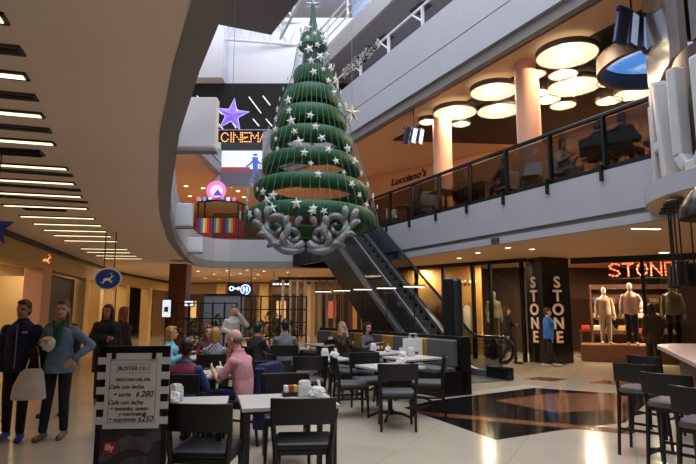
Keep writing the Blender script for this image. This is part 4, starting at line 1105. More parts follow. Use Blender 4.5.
onto(caddy, 'cad', -0.56, 5.42, 0.3, 'condiment caddy on the nearest cafe table left of the napkin holder')
onto(nap, 'nap', -1.58, 5.12, 0.2, 'white napkin holder on the table behind the menu sign')
onto(scr, 'scr', -1.56, 5.00, 1.9, 'crumpled white napkin on the table behind the menu sign')
onto(scr, 'scr', -1.66, 7.12, 0.9, 'crumpled white napkin before the man in the pink shirt')
onto(nap, 'nap', -0.40, 9.55, 0.5, 'white napkin holder on the table in the middle of the cafe')
onto(scr, 'scr', -0.24, 9.45, 0.2, 'crumpled white napkin beside the napkin holder in the middle of the cafe')
onto(nap, 'nap', 0.50, 10.9, 0.6, 'white napkin holder before the dark-haired woman')
onto(scr, 'scr', 0.78, 10.72, 1.2, 'crumpled white napkin before the dark-haired woman')
onto(caddy, 'cad', 0.62, 10.95, 0.6, 'condiment caddy with yellow sachets before the dark-haired woman')
onto(nap, 'nap', 1.12, 9.78, 0.4, 'white napkin holder on the table at the free end of the banquette')
onto(scr, 'scr', 0.95, 9.62, 2.2, 'crumpled white napkin on the table at the free end of the banquette')
onto(scr, 'scr', 0.80, 8.35, 0.5, 'crumpled white napkin beside the folded paper')
onto(nap, 'nap', -0.42, 13.2, 0.5, 'white napkin holder on the far table before the headscarf')
onto(nap, 'nap', -1.30, 12.0, 0.5, 'white napkin holder before the man in the grey sweater')
onto(scr, 'scr', -2.30, 9.75, 1.5, 'crumpled white napkin on the table between the women')
fp = MB(); fp.box((0, 0, 0.006), (0.30, 0.22, 0.012)); 
tag(fp.build('folded_paper', paper, None, (0.55, 8.12, 0.7525), 0.6, bevel=0.004), 'folded white paper lying on the table with two grey chairs', 'paper')

# chairs: angle 0 faces the camera, 180 has its back to us
chair(-0.385, 4.86, 184, 'b', 'dark chair with black seat, back to us, nearest the camera at the front table')
chair(-1.14, 4.60, 176, 'b', 'dark chair with black seat, back to us, right of the menu sign')
chair(-0.66, 6.0, 10, 'b', 'dark chair facing us behind the front table beside the navy jacket')
chair(-1.23, 6.88, 250, 'b', 'dark chair under the man in the pink shirt')
chair(-1.91, 6.44, 178, 'b', 'dark chair under the person in the blue and red top')
chair(-2.62, 7.5, 90, 'b', 'dark empty chair left of the table of the man in the pink shirt')
chair(0.66, 7.58, 180, 'g', 'grey-seated chair with back to us in the middle of the cream floor')
chair(0.05, 8.42, 100, 'g', 'grey-seated chair left of the table with the folded paper, seen from behind its shoulder')
chair(1.22, 8.55, 262, 'g', 'grey-seated chair right of the table with the folded paper')
chair(0.36, 8.9, 20, 'g', 'grey-seated chair beyond the table with the folded paper, facing us')
chair(-0.02, 10.05, 300, 'g', 'grey-seated chair right of the table in the middle of the cafe')
chair(-1.05, 9.2, 110, 'b', 'black-seated chair left of the table in the middle of the cafe')
chair(-0.62, 8.75, 190, 'g', 'grey-seated chair with back to us before the middle table')
chair(-0.25, 10.75, 120, 'g', 'grey-seated chair facing the banquette before the dark-haired woman')
chair(0.50, 9.9, 130, 'g', 'grey-seated chair facing the free end of the banquette')
chair(-1.28, 11.15, 185, 'b', 'dark chair under the man in the grey sweater')
chair(-2.05, 11.75, 100, 'b', 'dark chair under the person in pink with dark hair')
chair(-1.90, 10.85, 150, 'b', 'dark chair under the man in the black top')
chair(-3.22, 9.85, 95, 'b', 'dark chair under the woman in light blue')
chair(-2.22, 9.1, 195, 'b', 'dark chair under the woman in the striped top')
chair(-2.72, 10.65, 25, 'b', 'dark chair under the woman with red-brown hair')
chair(-0.17, 12.70, 45, 'b', 'dark chair under the woman with the headscarf')
chair(-1.15, 8.0, 200, 'b', 'black-seated empty chair behind the man in the pink shirt')

# banquette
BQ = Vector((2.12, 10.35, 0)); bd = Vector((-0.50, 0.866, 0)); bn = Vector((-0.866, -0.50, 0)); brz = math.atan2(bd.y, bd.x)
bq = thing('banquette', 'long banquette with grey and mustard back cushions in a black frame', 'banquette', tuple(BQ), brz)   # +X along, +Y to the seat side
BL = 5.75
MB().box((BL/2-.04, -0.06, 0.53), (BL+.08, 0.22, 1.06)).build('back_frame', black_metal, bq, bevel=0.006)
MB().box((BL/2, 0.33, 0.20), (BL, 0.50, 0.40)).build('base', black_metal, bq)
MB().box((-0.04, 0.28, 0.22), (0.08, 0.66, 0.44)).build('end_panel', black_metal, bq, bevel=0.006)
uph_g = mat('upholstery_grey', (92, 92, 92), 0.7, var=0.08, scale=30); uph_y = mat('upholstery_mustard', (168, 128, 48), 0.7, var=0.08, scale=30)
x = 0.02; k = 0
for wd, m in ((0.78, uph_g), (0.42, uph_y), (0.78, uph_g), (0.42, uph_y), (0.8, uph_g), (0.42, uph_y), (0.8, uph_g), (0.42, uph_y), (0.8, uph_g)):
    MB().box((x+wd/2, 0.115, 0.75), (wd-0.01, 0.13, 0.50)).build('back_cushion', m, bq, bevel=0.025)
    MB().box((x+wd/2, 0.345, 0.45), (wd-0.01, 0.48, 0.10)).build('seat_cushion', uph_g, bq, bevel=0.025)
    x += wd
# T-shaped lamps on the banquette back
tl = thing('bench_lamp', '', 'lamp')
MB().box((0, 0, 0.01), (0.10, 0.08, 0.02)).build('base', black_metal, tl)
MB().cyl((0, 0, 0.02), (0, 0, 1.0), 0.014, n=10).build('post', black_metal, tl)
MB().box((0, 0, 1.01), (0.46, 0.09, 0.03)).build('lamp_head', black_metal, tl)
MB().box((0, 0, 0.985), (0.44, 0.08, 0.02)).build('lamp_tube', mat('lamp_white', (248, 240, 225), 0.5, var=0.02, emit=1.3), tl)
for i, w in enumerate(('nearest the free end', 'second from the free end', 'third from the free end', 'fourth from the free end', 'farthest from the free end')):
    q = BQ+bd*(1.42+1.05*i)
    use(tl, 'tl', (q.x, q.y, 1.062), 0.0, 'T-shaped white bar lamp on the banquette back, '+w, 'bar lamps on the banquette')
bs = thing('column_heater', 'tall black upright cabinet with rounded side standing behind the banquette', 'cabinet', (2.12, 11.25, 0), -0.25)
MB().box((-0.05, 0, 1.1), (0.20, 0.26, 2.2)).build('body', black_metal, bs, bevel=0.02)
MB().cyl((0.11, 0.02, 0.05), (0.11, 0.02, 2.12), 0.13, n=20).build('rounded_side', mat('fluted_dark', (34, 34, 37), 0.5, var=0.3, scale=30, stretch=(1, 1, 0.1)), bs, smooth=True)
MB().ell((0.11, 0.02, 2.12), (0.13, 0.13, 0.1)).build('cap', black_metal, bs, smooth=True)
# shopping bag on the banquette table
bag = thing('paper_bag', 'white paper shopping bag with a red print standing on the banquette seat', 'bag', (1.32, 11.15, 0.502), -0.35)
MB().prism([(-0.2, -0.07), (0.2, -0.07), (0.2, 0.07), (-0.2, 0.07)], 0, 0.48).build('bag_body', paper, bag)
MB().box((0, -0.073, 0.16), (0.24, 0.004, 0.14)).build('print', mat('print_red', (170, 40, 60), 0.6), bag)
for y in (-0.06, 0.06): MB().tube([(-0.08, y, 0.47), (-0.06, y, 0.58), (0.06, y, 0.58), (0.08, y, 0.47)], 0.006, 6).build('handle', paper, bag)
# dark lattice screens with plants
def lattice(name, a, b, h, nx, nz, label):
    a = Vector(a); b = Vector(b); L = (b-a).length; d = (b-a).normalized(); t = thing(name, label, 'screen', tuple(a), math.atan2(d.y, d.x))
    mb = MB()
    for i in range(nx+1): mb.box((L*i/nx, 0, h/2), (0.035, 0.035, h))
    for k in range(nz+1): mb.box((L/2, 0, 0.04+(h-0.06)*k/nz), (L, 0.025, 0.03))
    mb.build('lattice_frame', black_metal, t)
    MB().box((L/2, 0, 0.2), (L, 0.34, 0.4)).build('planter_box', black_metal, t, bevel=0.01)
    leaves(t, int(110*L), (L/2, 0, 0.95), (L/2, 0.14, 0.55), 0.12)
    return t
lattice('lattice_screen', (-3.0, 15.3, 0), (-1.25, 16.4, 0), 1.95, 7, 5, 'black lattice screen with plants left of the escalator')
lattice('lattice_screen', (-4.8, 15.3, 0), (-3.1, 15.2, 0), 1.75, 5, 4, 'black lattice screen behind the standing person in white')
# pale slatted screen
vs_ = thing('slat_screen', 'pale vertical slat wall of the unit under the escalator', 'screen', (-2.3, 19.2, 0), 0)
for k in range(9): MB().box((0.26*k, 0, 1.35), (0.09, 0.14, 2.5)).build('slat', mat('slat_beige', (190, 160, 130), 0.6), vs_)
MB().box((1.04, 0.02, 0.05), (2.4, 0.2, 0.1)).build('base_rail', black_metal, vs_); MB().box((1.04, 0.02, 2.63), (2.4, 0.2, 0.1)).build('top_rail', black_metal, vs_)
# kiosk partitions, screens and signs at the back
gp = thing('grey_partition', 'tall grey-blue partition of panels behind the person in white', 'partition', (-4.75, 18.0, 0), 0.0)
for k in range(4): MB().box((0.16+0.33*k, 0, 1.0), (0.32, 0.05, 2.0)).build('panel', mat('partition_grey', (120, 128, 138), 0.45, var=0.06), gp)
MB().box((0.66, 0, 2.03), (1.36, 0.09, 0.06)).build('top_rail', black_metal, gp); MB().box((0.66, 0, 1.05), (1.36, 0.07, 0.035)).build('middle_rail', black_metal, gp)
p = on_z(172, 336, 0); p = on_y(179, 308, 17.5)
struct(MB().box((p.x, 17.5, 1.5), (0.55, 0.55, 2.99)).build('pillar', red_brown))
for (a_, b_, y, nm) in (((163, 300), (170, 317), 17.0, 'bright white poster screen left of the red-brown pillar'), ((185, 301), (193, 306), 17.1, 'small bright screen right of the red-brown pillar')):
    pa_, pb_ = on_y(a_[0], a_[1], y), on_y(b_[0], b_[1], y)
    t = thing('light_poster', nm, 'screen', ((pa_.x+pb_.x)/2, y, 0)); w = pb_.x-pa_.x; h = pa_.z-pb_.z
    MB().box((0, 0, pb_.z+h/2), (w, 0.05, h)).build('poster_face', mat('poster_glow', (215, 222, 230), 0.5, emit=0.8), t)
    MB().box((0, 0.04, pb_.z+h/2), (w+0.06, 0.04, h+0.06)).build('frame', black_metal, t); MB().box((0, 0.05, pb_.z/2), (0.08, 0.04, pb_.z)).build('stand', black_metal, t)
    MB().box((0, -0.028, pb_.z+h*.45), (w*.5, 0.006, h*.3)).build('print', mat('poster_print', (70, 80, 110), 0.5), t)
pA = on_y(228, 294, 20.8); pB = on_y(253, 283, 20.8)
t = thing('shop_sign', 'black sign with white shapes and a blue disc bearing the letter H', 'sign', (0, 0, 0))
MB().box(((pA.x+pB.x)/2, 20.8, (pA.z+pB.z)/2), (pB.x-pA.x, 0.12, pB.z-pA.z)).build('sign_box', black_wall, t)
glw = mat('sign_glow_white', (240, 240, 245), 0.5, emit=1.2)
c = on_y(231.5, 288.5, 20.73); MB().tube([(c.x+0.075*math.cos(g), 20.73, c.z+0.075*math.sin(g)) for g in [2*PI*k/16 for k in range(16)]], 0.022, 6, closed=True).build('white_ring', glw, t)
c = on_y(236.5, 288.5, 20.73); MB().box((c.x, 20.73, c.z), (0.2, 0.02, 0.05)).build('white_bar', glw, t); MB().box((c.x+0.08, 20.73, c.z), (0.04, 0.02, 0.14)).build('white_bar', glw, t)
c = on_y(245.5, 289.5, 20.70); MB().cyl((c.x, 20.74, c.z), (c.x, 20.68, c.z), 0.185, n=32).build('blue_disc', mat('disc_blue', (52, 110, 190), 0.5, emit=0.9), t, smooth=True)
MB().tube([(c.x+0.18*math.cos(g), 20.68, c.z+0.18*math.sin(g)) for g in [2*PI*k/28 for k in range(28)]], 0.014, 6, closed=True).build('disc_edge', glw, t)
writing('H', 0.26, glw, t, (c.x, 20.67, c.z-0.09), bold=0.008)
for px in (229, 251):
    q = on_y(px, 283, 20.8); MB().cyl((q.x, 20.8, q.z), (q.x, 20.8, Z1), 0.012, n=6).build('hanger_rod', black_metal, t)
# oval deer sign and little red deer at left
def deer(mb, c, s, y, th=0.02, flip=1):
    def P_(u, v): return (c.x+flip*u*s, y, c.z+v*s)
    mb.tube([P_(-.5, .0), P_(-.2, .08), P_(.2, .1), P_(.38, .16)], [0.13*s, .17*s, .16*s, .10*s], 8, flat=0.15, nrm=(0, 1, 0))
    mb.tube([P_(.33, .12), P_(.5, .42), P_(.6, .5)], [.1*s, .07*s, .06*s], 8, flat=0.15, nrm=(0, 1, 0))
    mb.tube([P_(.55, .5), P_(.8, .42)], [.07*s, .04*s], 6, flat=0.15, nrm=(0, 1, 0))
    for pts in ([(.25, .02), (.55, -.2), (.75, -.12)], [(.2, 0), (.4, -.3), (.6, -.36)], [(-.4, -.02), (-.62, -.3), (-.9, -.34)], [(-.35, -.05), (-.45, -.35), (-.7, -.48)]):
        mb.tube([P_(*p) for p in pts], [.06*s, .04*s, .03*s], 6, flat=0.3, nrm=(0, 1, 0))
    mb.tube([P_(.55, .55), P_(.45, .8), P_(.2, .92)], [.03*s, .025*s, .015*s], 6); mb.tube([P_(.45, .78), P_(.6, .95)], .018*s, 6)
    return mb
dy = 10.6; c = on_y(108.5, 279, dy)
t = thing('oval_shop_sign', 'blue oval hanging sign with a pale leaping deer', 'sign', (0, 0, 0))
mb = MB().cyl((0, 0.03, 0), (0, -0.03, 0), 0.24, n=40); mb.v = [Vector((c.x+v.x*1.08, dy+v.y, c.z+v.z*0.86)) for v in mb.v]; mb.build('disc', mat('oval_blue', (34, 62, 128), 0.45, emit=0.12), t, smooth=True)
MB().tube([(c.x+0.26*math.cos(g), dy-0.03, c.z+0.207*math.sin(g)) for g in [2*PI*k/40 for k in range(40)]], 0.017, 6, closed=True).build('edge_ring', mat('oval_edge', (214, 200, 160), 0.5, emit=0.1), t, smooth=True)
deer(MB(), Vector((c.x, dy, c.z-0.02)), 0.15, dy-0.045).build('deer_emblem', mat('oval_deer', (214, 205, 170), 0.5, emit=0.15), t, smooth=True)
MB().cyl((c.x-0.1, dy, c.z+0.2), (c.x-0.1, dy, Z1), 0.01, n=6).build('hanger_rod', black_metal, t); MB().cyl((c.x+0.1, dy, c.z+0.2), (c.x+0.1, dy, Z1), 0.01, n=6).build('hanger_rod', black_metal, t)
q, a = on_left(11.1, -0.03); c = on_y(64, 265, q.y)
t = thing('small_deer_sign', 'small orange-red lit deer emblem on the cream shop bulkhead', 'sign', (0, 0, 0))
tt_, aa = on_left(10.3, -0.06)
deer(MB(), Vector((tt_.x, tt_.y, 2.72)), 0.17, tt_.y-0.02).build('deer_emblem', mat('deer_glow', (255, 130, 80), 0.5, emit=1.6), t, smooth=True)
MB().box((tt_.x-0.02, tt_.y+0.02, 2.72), (0.1, 0.06, 0.05)).build('bracket', black_metal, t)
# decorated little tree in the left shop window
q, a = on_left(8.6, 0.9)
t = thing('shop_christmas_tree', 'small dark christmas tree with pale baubles in the left shop window', 'christmas tree', (q.x, q.y, 0))
mb = MB()
for k in range(6): mb.lathe([(0.62-0.09*k, 0.35+0.26*k), (0.1, 0.72+0.26*k)], n=18)
for i, v in enumerate(mb.v): mb.v[i] = v*random.uniform(0.94, 1.05)
mb.build('branches', mat('fir_green', (28, 50, 34), 0.7, var=0.4), t); MB().cyl((0, 0, 0), (0, 0, 0.5), 0.05, n=8).build('trunk', brown_panel, t)
bm_ = MB().ell((0, 0, 0), 0.045, 10, 7).mesh('bauble'); bm_.materials.append(chrome)
for k in range(40):
    z = random.uniform(0.4, 1.9); r = 0.62*(1-(z-0.35)/1.75)+0.02; g = random.uniform(0, 2*PI); o = D.objects.new('bauble', bm_); COL.objects.link(o); o.parent = t; o.location = (r*math.cos(g), r*math.sin(g), z)
# menu easel
me_ = thing('menu_easel', 'black menu stand with a white handwritten board and a dark photo poster below', 'sign', (-1.625, 4.22, 0), 0.06); me_.scale = (.93, .93, .95)
ew, eh_ = 0.56, 1.38
for sx in (-1, 1):
    MB().box((sx*(ew/2-0.02), 0, eh_/2), (0.04, 0.04, eh_)).build('frame_post', black_metal, me_)
    MB().tube([(sx*(ew/2-0.02), 0.02, 1.2), (sx*(ew/2-0.02), 0.42, 0.0)], 0.014, 6).build('back_leg', black_metal, me_)
MB().box((0, 0, eh_-0.02), (ew, 0.04, 0.04)).build('top_bar', black_metal, me_); MB().box((0, 0, 0.22), (ew, 0.04, 0.04)).build('bottom_bar', black_metal, me_)
MB().box((0, -0.005, 0.56), (ew-0.06, 0.02, 0.62)).build('poster', mat('poster_dark', (46, 47, 48), 0.5, var=0.55, scale=7), me_)
MB().box((0, 0.0, 0.82), (ew-0.05, 0.018, 1.08)).build('back_board', black_wall, me_)
bw, bh, bz = 0.44, 0.58, 0.865
mw = mat('board_white', (214, 212, 212), 0.5, var=0.02)
MB().box((0, -0.022, bz+bh/2-0.12), (bw, 0.012, bh)).build('menu_board', mw, me_)
for sx in (-1, 1):
    for k in range(5): MB().box((sx*(bw/2+0.03), -0.020, bz-0.06+0.115*k), (0.075, 0.01, 0.056)).build('white_bar', mw, me_)
    MB().box((sx*(bw/2-0.06), -0.03, bz+bh-0.13), (0.03, 0.02, 0.07)).build('clip', black_metal, me_)
ink = mat('ink_black', (26, 26, 28), 0.7); inkg = mat('ink_grey', (120, 120, 122), 0.7)
mb = MB()
for (x0, x1, z0, z1) in ((-.185, .185, bz+.405, bz+.409), (-.185, .185, bz-.075, bz-.071), (-.187, -.183, bz-.075, bz+.409), (.183, .187, bz-.075, bz+.409), (-.13, .13, bz+.375, bz+.378), (-.13, .13, bz+.305, bz+.308), (-.132, -.129, bz+.305, bz+.378), (.129, .132, bz+.305, bz+.378)):
    mb.box(((x0+x1)/2, -0.0285, (z0+z1)/2), (x1-x0, 0.002, z1-z0))
mb.build('border_line', inkg, me_)
for tx, sz, x, z, m, sh in (('BUSTER', 0.045, -0.045, bz+.326, ink, 0), ('DELI', 0.038, 0.08, bz+.328, inkg, 0), ('DESAYUNO DEL DIA', 0.030, 0, bz+.245, ink, 0), ('Cafe con leche', 0.046, -0.05, bz+.185, ink, .25), ('+ torta   $', 0.048, -0.05, bz+.125, ink, .25), ('280', 0.066, .115, bz+.122, ink, .25), ('Cafe con leche', 0.046, -0.05, bz+.065, ink, .25), ('+ tostadas, queso', 0.042, -0.02, bz+.020, ink, .25), ('y mermelada', 0.042, 0.01, bz-.022, ink, .25), ('+ exprimido $', 0.044, -0.05, bz-.064, ink, .25), ('250', 0.062, .125, bz-.066, ink, .25)):
    o = writing(tx, sz, m, me_, (x, -0.0295, z), ext=0.001, shear=sh, bold=0.0006)
MB().box((-0.16, -0.018, 0.60), (0.085, 0.008, 0.085)).build('red_square', mat('logo_red', (190, 30, 44), 0.5), me_)
writing('illy', 0.062, paper, me_, (-0.16, -0.0235, 0.585), ext=0.001, bold=0.001)
mb = MB()
for (x0, z0, x1, z1, r0_, r1_) in ((-.24, .50, .02, .66, .03, .05), (.0, .64, .16, .58, .05, .035), (.05, .60, .24, .70, .03, .045), (-.10, .44, .14, .50, .03, .04)):
    mb.tube([(x0, -.0145, z0), ((x0+x1)/2, -.0145, (z0+z1)/2+.02), (x1, -.0145, z1)], [r0_, (r0_+r1_)/2+.01, r1_], 10, flat=.05, nrm=(0, 1, 0))
mb.build('poster_picture', mat('poster_grey', (72, 74, 76), 0.6, var=0.5, scale=9), me_, smooth=True)

# ------------------------------------------------------------------ bar counter and stools
ba = Vector((5.28, 8.15, 0)); bv = Vector((-0.385, -0.923, 0)); bq_ = Vector((0.923, -0.385, 0))
def outline(hw, r):
    pts = []
    for k in range(13):
        g = PI*k/12; pts.append(ba+bq_*(-hw*math.cos(g))-bv*(r*math.sin(g)))
    pts += [ba+bv*5.5+bq_*hw, ba+bv*5.5-bq_*hw]
    return [(p.x, p.y) for p in pts]
bar = thing('bar_counter', 'long rounded white-topped bar counter at the right edge', 'bar counter', (0, 0, 0))
MB().prism(outline(0.62, 0.62), 0.98, 1.04).build('counter_top', mat('bar_top', (218, 186, 168), 0.25, var=0.03), bar, bevel=0.012)
MB().prism(outline(0.34, 0.34), 0.1, 0.98).build('body', mat('bar_body', (30, 26, 26), 0.4), bar)
MB().prism(outline(0.28, 0.28), 0.0, 0.1).build('kick_plate', black_metal, bar)
def bar_stool():
    t = thing('bar_stool', '', 'bar stool')
    MB().box((0, 0, 0.755), (0.44, 0.42, 0.07)).build('seat', mat('stool_leather', (104, 92, 92), 0.45, var=0.06), t, bevel=0.028, seg=3)
    MB().box((0, 0.0, 0.705), (0.41, 0.39, 0.04)).build('seat_frame', dark_wood, t)
    mb = MB(); n = 10; vs = []; fs = []
    for i in range(n+1):
        u = -1+2*i/n; x = u*0.235; y = 0.20+0.05*(1-u*u)
        for (dy_, z) in ((0, 0.86), (0.028, 0.86), (0.05, 1.08), (0.022, 1.08)): vs.append((x, y+dy_, z))
    for i in range(n):
        for k in range(4):
            l = (k+1) % 4; fs.append((i*4+k, (i+1)*4+k, (i+1)*4+l, i*4+l))
    fs += [(3, 2, 1, 0), (n*4, n*4+1, n*4+2, n*4+3)]
    mb.add(vs, fs).build('backrest', dark_wood, t, bevel=0.008)
    for sx in (-1, 1):
        MB().tube([(sx*0.19, -0.175, 0.72), (sx*0.225, -0.22, 0.0)], [0.024, 0.018], 8).build('leg', dark_wood, t, smooth=True)
        MB().tube([(sx*0.225, 0.235, 0.0), (sx*0.20, 0.185, 0.72), (sx*0.22, 0.225, 1.06)], [0.018, 0.024, 0.016], 8).build('leg', dark_wood, t, smooth=True)
        MB().beam((sx*0.212, -0.2, 0.25), (sx*0.212, 0.21, 0.25), 0.02, 0.03).build('footrest', dark_wood, t)
    for sy in (-0.2, 0.21): MB().beam((-0.21, sy, 0.30), (0.21, sy, 0.30), 0.02, 0.03).build('footrest', dark_wood, t)
    return t
stl = bar_stool()
for x, y, r, w in ((3.30, 6.25, 165, 'seen from behind, its back against the cream floor'), (3.14, 5.35, 160, 'second from the far end of the near row'), (2.88, 4.42, 158, 'nearest the camera at the picture edge'), (3.98, 7.2, 150, 'farthest, close to the rounded counter tip')):
    o = use(stl, 'stl', (x, y, 0), math.radians(r-28), 'dark bar stool with greyish seat, '+w, 'bar stools'); o.scale = (.95, .95, .92)
cup = tag(MB().lathe([(0.0, 0.0), (0.035, 0.0), (0.045, 0.13), (0.04, 0.13), (0.03, 0.01), (0, 0.01)], n=20).build('paper_cup', paper, None, (4.55, 7.1, 1.041), smooth=True), 'white cup on the bar counter near the picture edge', 'cup')
tag(MB().box((0, 0, 0.004), (0.22, 0.15, 0.008)).build('menu_card', paper, None, (4.15, 6.35, 1.041), 0.4, bevel=0.002), 'flat pale menu card lying on the bar counter', 'menu')

# ------------------------------------------------------------------ people
SKIN = {'fair': mat('skin_fair', (214, 162, 136), 0.55, var=0.05), 'tan': mat('skin_tan', (178, 126, 100), 0.55, var=0.05), 'dark': mat('skin_brown', (122, 82, 64), 0.55, var=0.05)}
eye_m = mat('eye_dark', (30, 24, 22), 0.3); lip_m = mat('lip', (150, 76, 72), 0.5); eyewhite = mat('eye_white', (220, 215, 210), 0.4)
def cloth(name, c, var=0.12, rough=0.85): return mat('cloth_'+name, c, rough, var=var, scale=18, bump=0.25, bscale=45)
hair_m = {'brown': mat('hair_brown', (58, 40, 30), 0.5, var=0.3, scale=40, stretch=(1, 1, 0.1)), 'black': mat('hair_black', (22, 19, 19), 0.45, var=0.3, scale=40, stretch=(1, 1, 0.1)), 'blond': mat('hair_blond', (176, 132, 76), 0.5, var=0.25, scale=40, stretch=(1, 1, 0.1)),
          'red': mat('hair_redbrown', (128, 66, 44), 0.5, var=0.25, scale=40, stretch=(1, 1, 0.1)), 'grey': mat('hair_grey', (120, 114, 110), 0.55, var=0.25, scale=40)}
def V(*a): return Vector(a)
def stand_pose(H=1.7, fem=False):
    w = 0.150 if fem else 0.172
    J = dict(pel=V(0, 0, .94), waist=V(0, 0, 1.10), chest=V(0, .0, 1.27), neck=V(0, .015, 1.435), head=V(0, -.012, 1.575))
    for s, n in ((1, 'L'), (-1, 'R')):
        J['sh'+n] = V(s*w, .01, 1.33); J['el'+n] = V(s*(w+.05), .035, 1.09); J['wr'+n] = V(s*(w+.06), -.05, .86)
        J['hp'+n] = V(s*.085, 0, .92); J['kn'+n] = V(s*.095, -.015, .50); J['an'+n] = V(s*.10, .03, .085); J['to'+n] = V(s*.115, -.14, .035)
    return J
def sit_pose(fem=False, lean=0.0, arms='table'):
    J = stand_pose(1.7, fem); dz = V(0, 0, -.40)
    for k in ('pel', 'waist', 'chest', 'neck', 'head', 'shL', 'shR', 'hpL', 'hpR'):
        J[k] = J[k]+dz
        if k not in ('pel', 'hpL', 'hpR'): J[k].y -= lean*(J[k].z-.54)
    for s, n in ((1, 'L'), (-1, 'R')):
        J['kn'+n] = V(s*.11, -.43, .52); J['an'+n] = V(s*.11, -.40, .085); J['to'+n] = V(s*.12, -.57, .035)
        sh = J['sh'+n]
        if arms == 'table': J['el'+n] = sh+V(s*.07, -.10, -.24); J['wr'+n] = V(s*.12, sh.y-.33, .80)
        elif arms == 'chin' and n == 'R': J['el'+n] = V(s*.16, sh.y-.26, .80); J['wr'+n] = J['head']+V(s*.05, -.10, -.15)
        elif arms == 'chin': J['el'+n] = sh+V(s*.06, -.14, -.22); J['wr'+n] = V(s*.06, sh.y-.34, .80)
        else: J['el'+n] = sh+V(s*.06, .0, -.27); J['wr'+n] = V(s*.13, sh.y-.20, .62)
    return J
def torso(mb, J, g, fem):
    a, b, c, n = J['pel'], J['waist'], J['chest'], J['neck']; sw = abs(J['shL'].x-J['shR'].x)/2
    hw = .168 if fem else .165; ww = .130 if fem else .148
    secs = [(a+V(0, 0, -.13), .10, .08), (a+V(0, 0, -.09), hw-.01, .105), (a, hw, .118), (a.lerp(b, .6), ww+.012, .105), (b, ww, .10), (b.lerp(c, .5), .15, .112), (c, sw-.02, .118), (c.lerp(n, .30), sw+.0, .10), (c.lerp(n, .52), sw-.035, .088), (c.lerp(n, .72), .105, .075), (c.lerp(n, .90), .072, .064), (n, .06, .06)]
    mb.loft([(p, rx+g, ry+g) for p, rx, ry in secs], 20)
    if fem:
        for s in (-1, 1): mb.ell(c+V(s*.075, -.075, .0), (.07+g, .06+g, .07+g), 12, 8)
    for n_ in 'LR': mb.ell(J['sh'+n_]+V(0, 0, -.015), (.048+g, .055+g, .052+g), 12, 8)
def hand(mb, w, e, s, curl=0.4, fine=True):
    d = (w-e).normalized(); up = V(0, -1, 0.15) if abs(d.y) < .8 else V(0, 0, 1)
    x = d.cross(up).normalized()*s; y = x.cross(d).normalized()*s
    palm = w+d*.05
    M = Matrix((x, d, y)).transposed()
    mb.ell(palm, (.041, .052, .018), 10, 8, M=M)
    for i, L in enumerate((.068, .076, .070, .056)):
        b = palm+d*.035+x*(-.03+.020*i)*1.0
        m1 = b+d*L*.55+y*(-.25*curl*L); m2 = m1+(d*(1-curl)-y*curl).normalized()*L*.5
        mb.cap(b, m1, .0095, .0088, 8); mb.cap(m1, m2, .0088, .0072, 8)
    t0 = palm-d*.02+x*(-.035); t1 = t0+x*(-.028)+d*.03; t2 = t1+d*.032+x*(-.006)-y*.01
    mb.cap(t0, t1, .012, .0105, 8); mb.cap(t1, t2, .0105, .008, 8)
